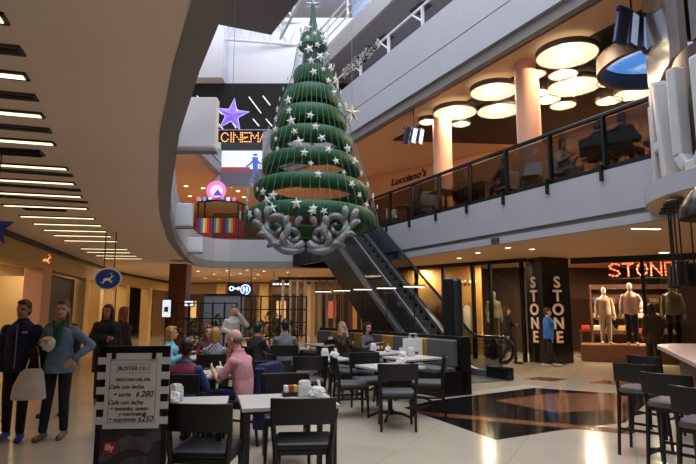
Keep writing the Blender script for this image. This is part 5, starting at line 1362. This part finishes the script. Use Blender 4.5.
def person(label, loc, rot, J, top, bottom, shoes, hair, skin='fair', H=1.7, fem=False, fine=False, yaw=0.0, pitch=0.0, sleeve=1.0, topname='jacket', hem=0.0, shoe_m=None, collar=None, bulk=0.0, group=None, skirt=None, vox=None):
    t = thing('person', label, 'person', loc, math.radians(rot), group); k = H/1.7; t.scale = (k, k, k)
    vx = vox or (.0062 if fine else .011)
    mb = MB(); torso(mb, J, 0, fem)
    for n, s in (('L', 1), ('R', -1)):
        mb.cap(J['sh'+n]+V(0, 0, -.012), J['el'+n], .044, .037); mb.cap(J['el'+n], J['wr'+n], .038, .026); hand(mb, J['wr'+n], J['el'+n], s, fine=fine)
        mb.cap(J['hp'+n], J['kn'+n], .082, .056); mb.cap(J['kn'+n], J['an'+n], .056, .036)
        mb.cap(J['an'+n]+V(0, .03, -.035), J['to'+n], .04, .034)
    hd = J['head']; nk = J['neck']; mb.cap(nk+V(0, 0, -.03), hd+V(0, .02, -.05), .054, .05)
    R = Matrix.Rotation(yaw, 3, 'Z') @ Matrix.Rotation(pitch, 3, 'X')
    def hp(x, y, z): return hd+R @ V(x, y, z)
    mb.ell(hp(0, .012, .025), (.074, .094, .098), 18, 12, M=R)           # cranium
    mb.ell(hp(0, -.022, -.045), (.056, .066, .072), 16, 10, M=R)         # jaw
    mb.cap(hp(0, -.085, .012), hp(0, -.106, -.022), .009, .014, 8)       # nose
    mb.ell(hp(0, -.078, -.083), (.022, .014, .016), 10, 6)               # chin
    mb.cap(hp(-.032, -.086, .026), hp(.032, -.086, .026), .010, .010, 8) # brow
    mb.ell(hp(0, -.086, -.052), (.024, .010, .011), 10, 6)               # lips
    for s in (-1, 1): mb.ell(hp(s*.077, .012, -.005), (.012, .02, .032), 8, 6, M=R)
    body = voxel(mb, 'body', [SKIN[skin], eye_m, lip_m], vx, t)
    # eyes and mouth coloured on the one body surface
    me = body.data; e1 = hp(-.031, -.088, .008); e2 = hp(.031, -.088, .008); mo = hp(0, -.092, -.052); Ri = R.inverted()
    for p in me.polygons:
        c = p.center
        if abs(c.z-hd.z) > .13 or (c-hd).length > .16: continue
        for e in (e1, e2):
            q = Ri @ (c-e)
            if abs(q.x) < .015 and abs(q.z) < .008 and abs(q.y) < .035: p.material_index = 1
        q = Ri @ (c-mo)
        if abs(q.x) < .022 and abs(q.z) < .007 and abs(q.y) < .03: p.material_index = 2
    # clothes
    g = .014+bulk
    mb = MB(); Jt = {a: b.copy() for a, b in J.items()}; torso(mb, Jt, g, fem)
    mb.loft([(J['pel']+V(0, 0, -.13-hem), .165+g+.01, .115+g), (J['pel']+V(0, 0, -.02), .168+g, .118+g), (J['waist'], .14+g, .105+g)], 20)
    for n in 'LR':
        mb.cap(J['sh'+n]+V(0, 0, -.02), J['el'+n], .044+g, .040+g)
        if sleeve >= 1: mb.cap(J['el'+n], J['el'+n].lerp(J['wr'+n], .97), .042+g, .030+g)
    if sleeve < 1:
        mb = MB(); torso(mb, Jt, g, fem); mb.loft([(J['pel']+V(0, 0, -.11-hem), .165+g+.01, .115+g), (J['pel']+V(0, 0, -.02), .168+g, .118+g), (J['waist'], .14+g, .105+g)], 20)
        for n in 'LR': mb.cap(J['sh'+n]+V(0, 0, -.02), J['sh'+n].lerp(J['el'+n], sleeve+.0), .044+g, .046+g)
    if collar: mb.loft([(nk+V(0, 0, -.05), .085, .08), (nk+V(0, .005, .035), .068, .066)], 16)
    voxel(mb, topname, top, max(vx, .009), t)
    mb = MB()
    mb.loft([(J['pel']+V(0, 0, -.135), .12, .09), (J['pel']+V(0, 0, -.09), .17, .118), (J['pel'], .178, .128), (J['pel'].lerp(J['waist'], .7), .15, .112)], 20)
    for n in 'LR':
        mb.cap(J['hp'+n], J['kn'+n], .092, .066); mb.cap(J['kn'+n], J['an'+n]+V(0, 0, .03), .066, .052)
    voxel(mb, 'trousers', bottom, max(vx, .009), t)
    for n in 'LR':
        a, o = J['an'+n], J['to'+n]; mb = MB(); mb.cap(a+V(0, .035, -.037), o+V(0, -.01, 0), .046, .038); mb.cap(a+V(0, .01, -.03), a+V(0, .01, .02), .045, .04)
        for i, v in enumerate(mb.v): mb.v[i] = V(v.x, v.y, max(v.z, .001))
        voxel(mb, 'shoe', shoes, .009, t)
    # hair
    if hair:
        hm, style = hair; mb = MB()
        if style == 'bald':
            mb.ell(hp(0, .045, .0), (.079, .07, .06), 16, 10, M=R)
        else:
            mb.ell(hp(0, .026, .040), (.083, .096, .098), 18, 12, M=R); mb.ell(hp(0, .05, -.01), (.078, .07, .08), 14, 9, M=R)
            mb.ell(hp(0, -.03, .095), (.06, .06, .035), 14, 8, M=R)
        if style in ('long', 'curly'):
            for s in (-1, 0, 1): mb.cap(hp(s*.058, .045, .0), hp(s*.07, .06, -.2), .045, .03)
            for s in (-1, 1): mb.cap(hp(s*.074, .0, .05), hp(s*.085, .0, -.16), .026, .022)
        if style == 'bob':
            for s in (-1, 1): mb.cap(hp(s*.066, .02, .04), hp(s*.075, .02, -.1), .034, .03)
            mb.cap(hp(0, .06, .02), hp(0, .07, -.1), .06, .05)
        if style == 'tail':
            mb.cap(hp(.05, .07, .0), hp(.085, .0, -.13), .036, .03); mb.cap(hp(.085, .0, -.13), hp(.10, -.07, -.26), .03, .016); mb.ell(hp(.02, .10, .04), .035)
        if style == 'bun': mb.ell(hp(0, .09, .09), .045)
        if style == 'curly':
            for q in range(14): mb.ell(hp(random.uniform(-.09, .09), random.uniform(.0, .1), random.uniform(-.1, .1)), .04, 8, 6)
        voxel(mb, 'hair', hm, .009, t, smooth=1)
    return t
navy_c = cloth('navy', (28, 34, 72)); jean = cloth('jean_dark', (28, 32, 46)); blackc = cloth('black', (24, 23, 25)); denim = cloth('denim', (112, 140, 168), 0.18)
shoe_b = mat('shoe_blue', (40, 66, 140), 0.5); shoe_k = mat('shoe_black', (26, 25, 26), 0.45); shoe_br = mat('shoe_bronze', (132, 108, 84), 0.4, 0.3); shoe_w = mat('shoe_white', (200, 198, 194), 0.5)
# man in the navy jacket
J = stand_pose(); J['anL'] = V(.10, -.10, .085); J['toL'] = V(.13, -.26, .035); J['knL'] = V(.10, -.09, .5); J['elL'] = V(.245, .05, 1.11); J['wrL'] = V(.25, -.02, .86)
p1 = person('man in a navy zip jacket and dark trousers walking beside the woman in denim', (-4.13, 6.95, 0), 12, J, navy_c, blackc, shoe_b, (hair_m['brown'], 'short'), 'tan', 1.70, fine=True, yaw=-.15, topname='jacket', collar=True, bulk=.014)
MB().tube([(0, -.158, 1.40), (0, -.162, 1.25), (0, -.158, 1.05), (0, -.168, .86)], .006, 6).build('zip', mat('zip_silver', (150, 152, 160), .4, .5), p1)
MB().box((.085, -.150, 1.30), (.06, .008, .03)).build('chest_badge', mat('badge_pale', (150, 165, 200), .6), p1)
# woman in denim
J = stand_pose(fem=True); J['elR'] = V(-.24, .02, 1.13); J['wrR'] = V(-.10, -.22, 1.20); J['elL'] = V(.36, .06, 1.12); J['wrL'] = V(.205, -.06, .97); J['anR'] = V(-.11, -.06, .085); J['toR'] = V(-.13, -.22, .035)
p2 = person('woman in a pale denim shirt with a hand on her hip and a white package', (-3.66, 7.0, 0), 8, J, denim, jean, shoe_br, (mat('hair_light_brown', (112, 82, 58), 0.5, var=0.3, scale=40, stretch=(1, 1, 0.1)), 'tail'), 'fair', 1.70, fem=True, fine=True, yaw=.1, topname='denim_shirt', hem=.02)
sc = MB(); sc.tube([(-.07, -.085, 1.44), (-.03, -.125, 1.36), (-.01, -.15, 1.25), (-.02, -.155, 1.10)], [.02, .025, .025, .02], 8); sc.tube([(.06, -.08, 1.44), (.03, -.13, 1.36), (.015, -.155, 1.26), (.03, -.158, 1.12)], [.02, .025, .025, .02], 8)
sc.build('green_scarf', cloth('green', (30, 84, 70)), p2, smooth=True)
def wpt(o, v): return Matrix.Translation(o.location) @ Matrix.Rotation(o.rotation_euler.z, 4, 'Z') @ Matrix.Scale(o.scale.x, 4) @ Vector(v)
q = wpt(p2, (-.045, -.245, 1.16)); cr_ = crumple((0, 0, 0), (.085, .06, .09), seed=21)
tag(cr_.build('paper_package', paper, None, tuple(q), .3), 'crumpled white paper package held at the chest of the woman in denim', 'package')
q = wpt(p2, (-.27, -.15, .66)); bgp = thing('tote_bag', 'white tote bag hanging at the side of the woman in denim', 'bag', tuple(q), .25)
mb = MB(); mb.loft([((0, 0, -.17), .18, .05), ((0, 0, -.15), .20, .07), ((0, 0, 0), .18, .07), ((.02, 0, .16), .13, .04), ((.03, 0, .2), .09, .02)], 20); mb.build('bag_body', mat('tote_white', (226, 220, 216), .75), bgp, smooth=True)
MB().tube([(-.06, 0, .16), (.0, 0, .38), (.06, -.01, .46), (.08, 0, .38), (.11, 0, .16)], .009, 6).build('strap', mat('tote_white', (226, 220, 216), .75), bgp)
q = wpt(p2, (-.25, -.09, .96)); mb = MB(); mb.cap((-.0, 0, .12), (-.10, 0, -.16), .085, .06); mb.cap((.04, 0.01, .08), (-.02, 0, -.22), .07, .04)
o = voxel(mb, 'folded_coat', blackc, .012, None); o.location = q; tag(o, 'black coat folded over the forearm of the woman in denim', 'coat')
# person behind the couple
J = stand_pose(); J['anR'] = V(-.12, -.1, .085); J['toR'] = V(-.14, -.26, .035)
person('person in a dark blue hooded jacket half hidden behind the couple', (-4.42, 8.45, 0), 8, J, cloth('ink_blue', (22, 26, 44)), blackc, shoe_k, (hair_m['black'], 'short'), 'dark', 1.66, bulk=.02, topname='hooded_jacket')
J = stand_pose(fem=True); J['elR'] = V(-.22, -.05, 1.13); J['wrR'] = V(-.04, -.2, 1.12)
person('woman with dark hair in a long black coat walking behind the couple', (-4.18, 9.5, 0), 30, J, blackc, blackc, shoe_k, (hair_m['brown'], 'long'), 'tan', 1.66, True, bulk=.02, hem=.28, topname='long_coat', yaw=-.5)
J = stand_pose(fem=True)
person('woman with red-brown hair in dark clothes behind the black coat', (-4.35, 10.6, 0), 150, J, cloth('plum', (42, 30, 34)), blackc, shoe_k, (hair_m['red'], 'long'), 'fair', 1.62, True, topname='jacket')
# seated near
person('seated man in a pink polo shirt with grey hair resting his chin on his hand', (-1.26, 6.90, 0), 250, sit_pose(False, .28, 'chin'), cloth('pink', (214, 150, 156)), navy_c, shoe_k, (hair_m['grey'], 'bald'), 'fair', 1.74, sleeve=.75, topname='polo_shirt', fine=False, vox=.008, collar=True, pitch=.15)
pb_ = person('seated person with black hair in a blue top with red shoulders, back to us', (-1.93, 6.5, 0), 176, sit_pose(False, .12), cloth('royal_blue', (42, 60, 120)), jean, shoe_k, (hair_m['black'], 'short'), 'dark', 1.62, topname='top', pitch=.2)
J = sit_pose(False, .12); MB().loft([(J['chest'].lerp(J['neck'], .16)+V(0, 0, 0), .188, .124), (J['chest'].lerp(J['neck'], .34), .186, .120), (J['chest'].lerp(J['neck'], .55), .150, .108), (J['chest'].lerp(J['neck'], .76), .122, .094)], 24).build('red_yoke', cloth('yoke_red', (150, 50, 60)), pb_, smooth=True)
person('seated blond woman in a light blue top left of the other women', (-3.22, 9.9, 0), 95, sit_pose(True, .05), cloth('sky_blue', (130, 190, 205)), jean, shoe_k, (hair_m['blond'], 'bob'), 'fair', 1.66, True, topname='top', yaw=.3)
person('seated woman with curly red-brown hair facing us behind the far cafe table', (-2.72, 10.72, 0), 15, sit_pose(True, .1), cloth('maroon', (92, 48, 50)), jean, shoe_k, (hair_m['red'], 'curly'), 'fair', 1.66, True, topname='top')
def stripes():
    m = mat('cloth_striped', (150, 150, 158), .8); nt = m.node_tree; w = nt.nodes.new('ShaderNodeTexWave'); w.inputs['Scale'].default_value = 14; w.bands_direction = 'DIAGONAL'
    r = nt.nodes.new('ShaderNodeValToRGB'); r.color_ramp.elements[0].color = rgb((60, 62, 74)); r.color_ramp.elements[1].color = rgb((176, 176, 184)); co = nt.nodes.new('ShaderNodeTexCoord')
    nt.links.new(co.outputs['Object'], w.inputs['Vector']); nt.links.new(w.outputs['Fac'], r.inputs['Fac']); nt.links.new(r.outputs['Color'], nt.nodes['Principled BSDF'].inputs['Base Color']); return m
person('seated blond woman in a grey striped top with her back to us', (-2.22, 9.18, 0), 190, sit_pose(True, .1), stripes(), jean, shoe_k, (hair_m['blond'], 'bob'), 'fair', 1.66, True, topname='top')
J = stand_pose(); J['elL'] = V(.33, -.05, 1.22); J['wrL'] = V(.12, -.10, 1.50); J['elR'] = V(-.24, 0, 1.12); J['wrR'] = V(-.03, -.2, 1.04)
person('standing person in a white shirt lifting a hand to the ear before the grey partition', (-2.72, 13.0, 0), 10, J, cloth('white', (204, 200, 196)), blackc, shoe_k, (hair_m['grey'], 'short'), 'fair', 1.66, topname='shirt')
person('seated man in a grey sweater with dark hair, back to us', (-1.28, 11.22, 0), 185, sit_pose(False, .1), cloth('grey', (112, 114, 118)), jean, shoe_k, (hair_m['black'], 'short'), 'tan', 1.78, topname='sweater')
person('seated person in a dusty pink top with dark hair left of the grey sweater', (-2.0, 11.77, 0), 110, sit_pose(True, .25), cloth('dusty_pink', (150, 90, 104)), jean, shoe_k, (hair_m['black'], 'bob'), 'tan', 1.70, True, topname='top')
person('man in a black top seated left of the grey sweater, back to us', (-1.86, 10.9, 0), 150, sit_pose(False, .2), blackc, jean, shoe_k, (hair_m['black'], 'short'), 'tan', 1.72, topname='top')
p16 = person('seated woman with a beige headscarf and brown top holding a hand to her face', (-0.18, 12.70, 0), 42, sit_pose(True, .12, 'chin'), cloth('umber', (74, 56, 46)), jean, shoe_k, None, 'fair', 1.68, True, topname='top')
J = sit_pose(True, .12); hd = J['head']; mb = MB(); mb.ell(hd+V(0, .03, .03), (.09, .105, .108)); mb.cap(hd+V(0, .045, -.02), hd+V(0, .05, -.2), .085, .11); 
for s in (-1, 1): mb.cap(hd+V(s*.075, -.0, .02), hd+V(s*.07, -.07, -.2), .032, .05)
voxel(mb, 'headscarf', cloth('sand', (196, 160, 122)), .010, p16)
q = BQ+bd*2.75+bn*.40
person('dark-haired woman in a grey jacket seated on the banquette', (q.x, q.y, .035), 60+0-12, sit_pose(True, .1), cloth('mid_grey', (96, 96, 100)), jean, shoe_k, (hair_m['black'], 'long'), 'fair', 1.62, True, topname='jacket', yaw=-.3)
# walkers by the clothing shop
J = stand_pose(fem=True); J['elL'] = V(.22, -.04, 1.13); J['wrL'] = V(.06, -.22, 1.16); J['anL'] = V(.08, -.2, .09); J['toL'] = V(.09, -.36, .04); J['knL'] = V(.09, -.16, .5); J['anR'] = V(-.1, .2, .1); J['toR'] = V(-.1, .05, .035)
person('woman with long brown hair in a black jacket walking past the clothes rail', (4.62, 15.9, 0), 60, J, blackc, jean, shoe_k, (hair_m['brown'], 'long'), 'fair', 1.64, True, topname='jacket')
J = stand_pose(fem=True); J['anL'] = V(.08, -.16, .09); J['toL'] = V(.09, -.32, .04); J['anR'] = V(-.09, .16, .1); J['toR'] = V(-.09, .02, .035)
person('woman in a bright blue jacket walking in front of the black lettered pillar', (5.55, 15.2, 0), 75, J, cloth('bright_blue', (40, 110, 190)), blackc, shoe_w, (hair_m['brown'], 'short'), 'fair', 1.60, True, topname='jacket', bulk=.02)
J = stand_pose(); J['anL'] = V(.12, -.1, .085); J['toL'] = V(.13, -.26, .035)
person('person in an olive-brown coat with back to us looking at the mannequins', (8.2, 14.75, 0), 185, J, cloth('olive', (66, 60, 50)), blackc, shoe_br, (hair_m['brown'], 'long'), 'fair', 1.72, topname='coat', hem=.15, bulk=.02)
# upstairs
def up(s, o_, z=Z2+.03): return tuple(edge(s, o_, z))
person('person in black seated upstairs with the back to the railing, left of two', up(1.6, .62), 117, sit_pose(False, .15), blackc, blackc, shoe_k, (hair_m['black'], 'short'), 'tan', 1.70, topname='coat', hem=.0, bulk=.025, vox=.014)
person('person in black seated upstairs with the back to the railing, next to the round kiosk', up(1.02, .64), 117, sit_pose(False, .05), cloth('soot', (34, 32, 36)), blackc, shoe_k, (hair_m['brown'], 'short'), 'tan', 1.66, topname='coat', hem=.0, bulk=.025, vox=.014)
person('seated person in pale beige clothes upstairs at the canteen table', up(2.85, 1.0), math.degrees(BRZ)+90, sit_pose(True, .1), cloth('beige', (190, 176, 160)), cloth('stone', (170, 160, 148)), shoe_w, (hair_m['brown'], 'bob'), 'fair', 1.66, True, topname='top', vox=.014)
person('seated person in dark clothes upstairs left of the right column', up(4.6, .95), math.degrees(BRZ)-90, sit_pose(False, .1), cloth('coal', (40, 38, 42)), jean, shoe_k, (hair_m['brown'], 'short'), 'fair', 1.70, topname='top', vox=.014)
person('seated person in brown upstairs behind the left column railing', up(6.25, .9), math.degrees(BRZ)+97, sit_pose(False, .15), cloth('brown', (84, 60, 46)), jean, shoe_k, (hair_m['red'], 'short'), 'fair', 1.70, topname='top', vox=.014)
person('seated person in teal upstairs near the far end of the balcony', up(8.35, .95), math.degrees(BRZ)-86, sit_pose(True, .1), cloth('teal', (60, 110, 116)), jean, shoe_k, (hair_m['brown'], 'bob'), 'fair', 1.66, True, topname='top', vox=.014)
# navy jacket over the chair of the man in pink
q = Vector((-0.965, 6.78, 0)); mb = MB(); mb.box((0, 0, .54), (.52, .13, .70)); mb.box((.0, -.0, .9), (.42, .14, .06)); mb.cap((-.22, 0, .84), (-.27, .02, .42), .05, .04); mb.cap((.22, 0, .84), (.27, .02, .42), .05, .04)
o = voxel(mb, 'draped_jacket', cloth('navy_b', (26, 34, 84)), .013, None); o.location = q; o.rotation_euler = (0, 0, math.radians(250)); tag(o, 'navy jacket draped over the chair back behind the man in pink', 'jacket')

# ------------------------------------------------------------------ mannequins and goods in the clothing shop
mq_m = mat('mannequin_white', (214, 206, 196), 0.4, var=0.02)
def mannequin(label, loc, rot, topm, botm, H=1.82, sleeve=1.0, head=True, arm=None):
    J = stand_pose()
    if arm: J.update(arm)
    t = thing('mannequin', label, 'mannequin', loc, math.radians(rot)); k = H/1.7; t.scale = (k, k, k)
    mb = MB(); torso(mb, J, 0, False)
    for n, s in (('L', 1), ('R', -1)):
        mb.cap(J['sh'+n]+V(0, 0, -.012), J['el'+n], .044, .037); mb.cap(J['el'+n], J['wr'+n], .038, .026); hand(mb, J['wr'+n], J['el'+n], s, .2)
        mb.cap(J['hp'+n], J['kn'+n], .08, .055); mb.cap(J['kn'+n], J['an'+n], .055, .036); mb.cap(J['an'+n]+V(0, .03, -.035), J['to'+n], .04, .034)
    hd = J['head']; mb.cap(J['neck'], hd, .052, .05); mb.ell(hd+V(0, .01, .02), (.072, .092, .1)); mb.ell(hd+V(0, -.02, -.045), (.055, .065, .07)); mb.cap(hd+V(0, -.085, .01), hd+V(0, -.1, -.02), .009, .012, 8)
    voxel(mb, 'body', mq_m, .011, t)
    g = .016; mb = MB(); torso(mb, J, g, False); mb.loft([(J['pel']+V(0, 0, -.10), .185, .135), (J['pel'], .185, .135), (J['waist'], .16, .12)], 20)
    for n in 'LR':
        mb.cap(J['sh'+n]+V(0, 0, -.02), J['el'+n], .044+g, .042+g)
        if sleeve >= 1: mb.cap(J['el'+n], J['el'+n].lerp(J['wr'+n], .9), .044+g, .034+g)
    voxel(mb, 'shirt', topm, .011, t)
    mb = MB(); mb.loft([(J['pel']+V(0, 0, -.13), .12, .09), (J['pel']+V(0, 0, -.09), .172, .12), (J['pel'], .178, .128), (J['pel']+V(0, 0, .1), .155, .116)], 20)
    for n in 'LR': mb.cap(J['hp'+n], J['kn'+n], .09, .068); mb.cap(J['kn'+n], J['an'+n]+V(0, 0, .04), .068, .056)
    voxel(mb, 'trousers', botm, .011, t)
    for n in 'LR':
        a, o = J['an'+n], J['to'+n]; mb = MB(); mb.cap(a+V(0, .035, -.037), o, .046, .038)
        for i, v in enumerate(mb.v): mb.v[i] = V(v.x, v.y, max(v.z, .001))
        voxel(mb, 'shoe', shoe_w, .011, t)
    return t
def at_base(px, y, z=.502):
    r = ray(px, 300); return (r.x/r.y*y, y, z)
mannequin('pale mannequin in cream clothes at the left corner of the shop window', at_base(604, 16.85), -20, cloth('cream', (214, 190, 160)), cloth('pale', (196, 176, 150)), 1.74)
mannequin('mannequin in a pink-white shirt and dark trousers in the middle of the shop window', at_base(630, 16.35), -25, cloth('blush', (222, 188, 172)), jean, 1.86, arm=dict(elL=V(.26, .06, 1.15), wrL=V(.24, -.1, .98)))
mannequin('mannequin in a beige cardigan and dark trousers right of the olive-coated person', at_base(672, 15.45), -30, cloth('oat', (206, 182, 152)), jean, 1.84)
mannequin('mannequin in a pale jacket on a round plinth left of the lettered pillar', (4.75, 17.75, .42), 10, cloth('stone_b', (190, 170, 140)), cloth('tan', (150, 126, 98)), 1.72)
tag(MB().cyl((4.75, 17.75, 0), (4.75, 17.75, .418), .34, n=28).build('round_plinth', plinth_m, bevel=.01), 'brown round plinth under the half-hidden mannequin', 'plinth')
rk = thing('clothes_rail', 'steel clothes rail with pale and dark garments behind the shop window', 'clothes rack', (3.55, 19.0, 0), math.radians(-48))
MB().tube([(-.85, 0, 0.02), (-.85, 0, 1.75), (.85, 0, 1.75), (.85, 0, 0.02)], .016, 8).build('rail_frame', steel, rk, smooth=True)
for sx in (-.85, .85): MB().box((sx, 0, .012), (.05, .5, .024)).build('foot', steel, rk)
gcols = [((206, 188, 170), 'ivory'), ((160, 60, 50), 'red'), ((210, 200, 190), 'white'), ((60, 52, 50), 'charcoal'), ((196, 150, 120), 'peach'), ((222, 214, 206), 'pale grey'), ((90, 70, 60), 'brown'), ((200, 190, 176), 'sand coloured')]
for i, (c, w) in enumerate(gcols):
    lx = -.7+.2*i; cp = Matrix.Rotation(math.radians(-48), 3, 'Z') @ V(lx, 0, 0)+rk.location
    t = thing('garment', '%s garment on a hanger on the shop clothes rail, number-free row position %s' % (w, w), 'garment', (cp.x, cp.y, 1.75), math.radians(-48), 'garments on the rail')
    t['label'] = '%s garment hanging on the rail behind the shop window' % w
    mb = MB(); mb.loft([((0, 0, -.92), .04, .20), ((0, 0, -.6), .045, .19), ((0, 0, -.2), .045, .20), ((0, 0, -.13), .03, .17), ((0, 0, -.07), .02, .07)], 14); mb.build('cloth', cloth('g%d' % i, c), t, smooth=True)
    MB().tube([(0, 0, -.08), (0, 0, 0.0), (0.0, .03, .03), (0.0, .04, 0)], .005, 6).build('hanger_hook', steel, t)
# chandelier-like lamp in the shop and low goods table
ch = thing('branch_lamp', 'small branched lamp hanging in the clothing shop window', 'lamp', (4.05, 18.35, 0))
MB().cyl((0, 0, 2.45), (0, 0, Z1), .01, n=6).build('rod', black_metal, ch)
for k in range(6):
    g = k*PI/3; MB().tube([(0, 0, 2.42), (.16*math.cos(g), .16*math.sin(g), 2.36), (.26*math.cos(g), .26*math.sin(g), 2.46)], .012, 6).build('arm', black_metal, ch)
    MB().ell((.26*math.cos(g), .26*math.sin(g), 2.49), .035, 10, 8).build('bulb', mat('bulb_soft', (255, 214, 160), .5, emit=1.6), ch, smooth=True)
gt = thing('goods_table', 'dark goods table with folded clothes behind the display mannequins', 'table', (8.3, 17.75, 0), math.radians(-25))
MB().box((0, 0, .86), (1.5, .6, .05)).build('tabletop', brown_panel, gt)
for sx in (-.7, .7):
    for sy in (-.25, .25): MB().box((sx, sy, .42), (.06, .06, .84)).build('leg', brown_panel, gt)
for i, (c, w) in enumerate((((200, 60, 40), 'orange-red'), ((220, 210, 190), 'cream'), ((90, 120, 60), 'green'), ((210, 170, 110), 'ochre'))):
    cp = Matrix.Rotation(math.radians(-25), 3, 'Z') @ V(-.55+.36*i, -.05, 0)+gt.location
    t = thing('folded_clothes', '%s folded garment stack on the dark goods table' % w, 'clothes', (cp.x, cp.y, .886), math.radians(-25), 'folded stacks on the goods table')
    for k in range(3): MB().box((0, 0, .025+.05*k), (.26-.01*k, .34, .048)).build('fold', cloth('fold%d' % i, c), t, bevel=.015)
sh = thing('shop_shelf', 'brown wall shelf with folded goods at the back of the clothing shop', 'shelf', (9.6, 18.4, 0), math.radians(-17))
MB().box((0, .2, 1.2), (2.6, .04, 2.4)).build('back', brown_panel, sh)
for k in range(5): MB().box((0, 0, .25+.5*k), (2.6, .4, .04)).build('shelf_board', brown_panel, sh)
for sx in (-1.3, 0, 1.3): MB().box((sx, 0, 1.2), (.05, .4, 2.4)).build('upright', brown_panel, sh)
for k in range(4):
    for i in range(6):
        cp = Matrix.Rotation(math.radians(-17), 3, 'Z') @ V(-1.1+.42*i+(.05 if i > 2 else 0), -.02, 0)+sh.location
        c = [(190, 170, 150), (150, 60, 50), (220, 214, 206), (70, 80, 110), (200, 150, 90), (110, 90, 76)][(i*2+k) % 6]
        o = MB().box((0, 0, .075), (.28, .3, .15)).build('folded_stack', cloth('s%d' % ((i*2+k) % 6), c), None, (cp.x, cp.y, .272+.5*k), math.radians(-17), bevel=.03)
        tag(o, 'small folded clothes stack on the brown shelf at the back of the clothing shop', 'clothes', 'folded stacks on the shop shelf')

# ------------------------------------------------------------------ small things on the upper levels
t = thing('shop_sign', 'small black hanging sign with white writing left of the escalator foot', 'sign', (0, 0, 0))
pa_, pb_ = on_y(271, 287, 22.5), on_y(292, 280, 22.5)
MB().box(((pa_.x+pb_.x)/2, 22.5, (pa_.z+pb_.z)/2), (pb_.x-pa_.x, 0.1, pb_.z-pa_.z)).build('sign_box', black_wall, t)
for px in (274, 289):
    q = on_y(px, 280, 22.5); MB().cyl((q.x, 22.5, q.z), (q.x, 22.5, Z1), 0.012, n=6).build('hanger_rod', black_metal, t)
for k in range(5): MB().box((pa_.x+0.14+0.15*k, 22.44, (pa_.z+pb_.z)/2-0.03), (0.10, 0.02, 0.07)).build('white_mark', glw, t)
c = Vector(e3(8.1, -0.22, 10.0))
c = on_y(352, 113, 13.9); gs = thing('glitter_star', 'pale glitter star hanging in the atrium beside the tree, right of its upper rings', 'star ornament', tuple(c), 0.3)
star_solid(MB(), 0.27, 0.10, 0.06, place(XZ, (0, 0, 0))).build('star_body', mat('glitter_pale', (190, 176, 168), 0.5, 0.2, var=0.4, scale=60), gs)
MB().cyl((0, 0, 0.25), (0, 0, 12.6-c.z), 0.006, n=6).build('hanging_wire', steel, gs)
mb = MB()
for i in range(420):
    sx = random.uniform(9.6, 12.4); p = Vector(e3(sx, 0.12, 10.72+random.gauss(0, .10))); d = Vector((random.gauss(0, 1), random.gauss(0, 1), random.gauss(0, 1))).normalized()*.11; e = d.cross(Vector((.3, .5, 1))).normalized()*.03
    mb.add([p-d, p+e, p+d, p-e], [(0, 1, 2, 3)], mi=0 if random.random() < .6 else 1)
tag(mb.build('tinsel_garland', [paper, black_metal]), 'black and white tinsel garland wound on the third-floor railing right of the tree', 'garland', kind='stuff')

for i, (px, py) in enumerate(((508, 236.5), (401, 254))):
    s_ = (5.3-on_z(px, py, 3.17).x)/0.451
    o = MB().beam(edge(s_, -0.02, 3.17), edge(s_+0.26, -0.02, 3.17), 0.03, 0.13).build('air_vent', gv)
    tag(o, ('small grey square vent on the right balcony fascia before the lettered pillar', 'small grey square vent on the right balcony fascia above the escalator')[i], 'air vent')
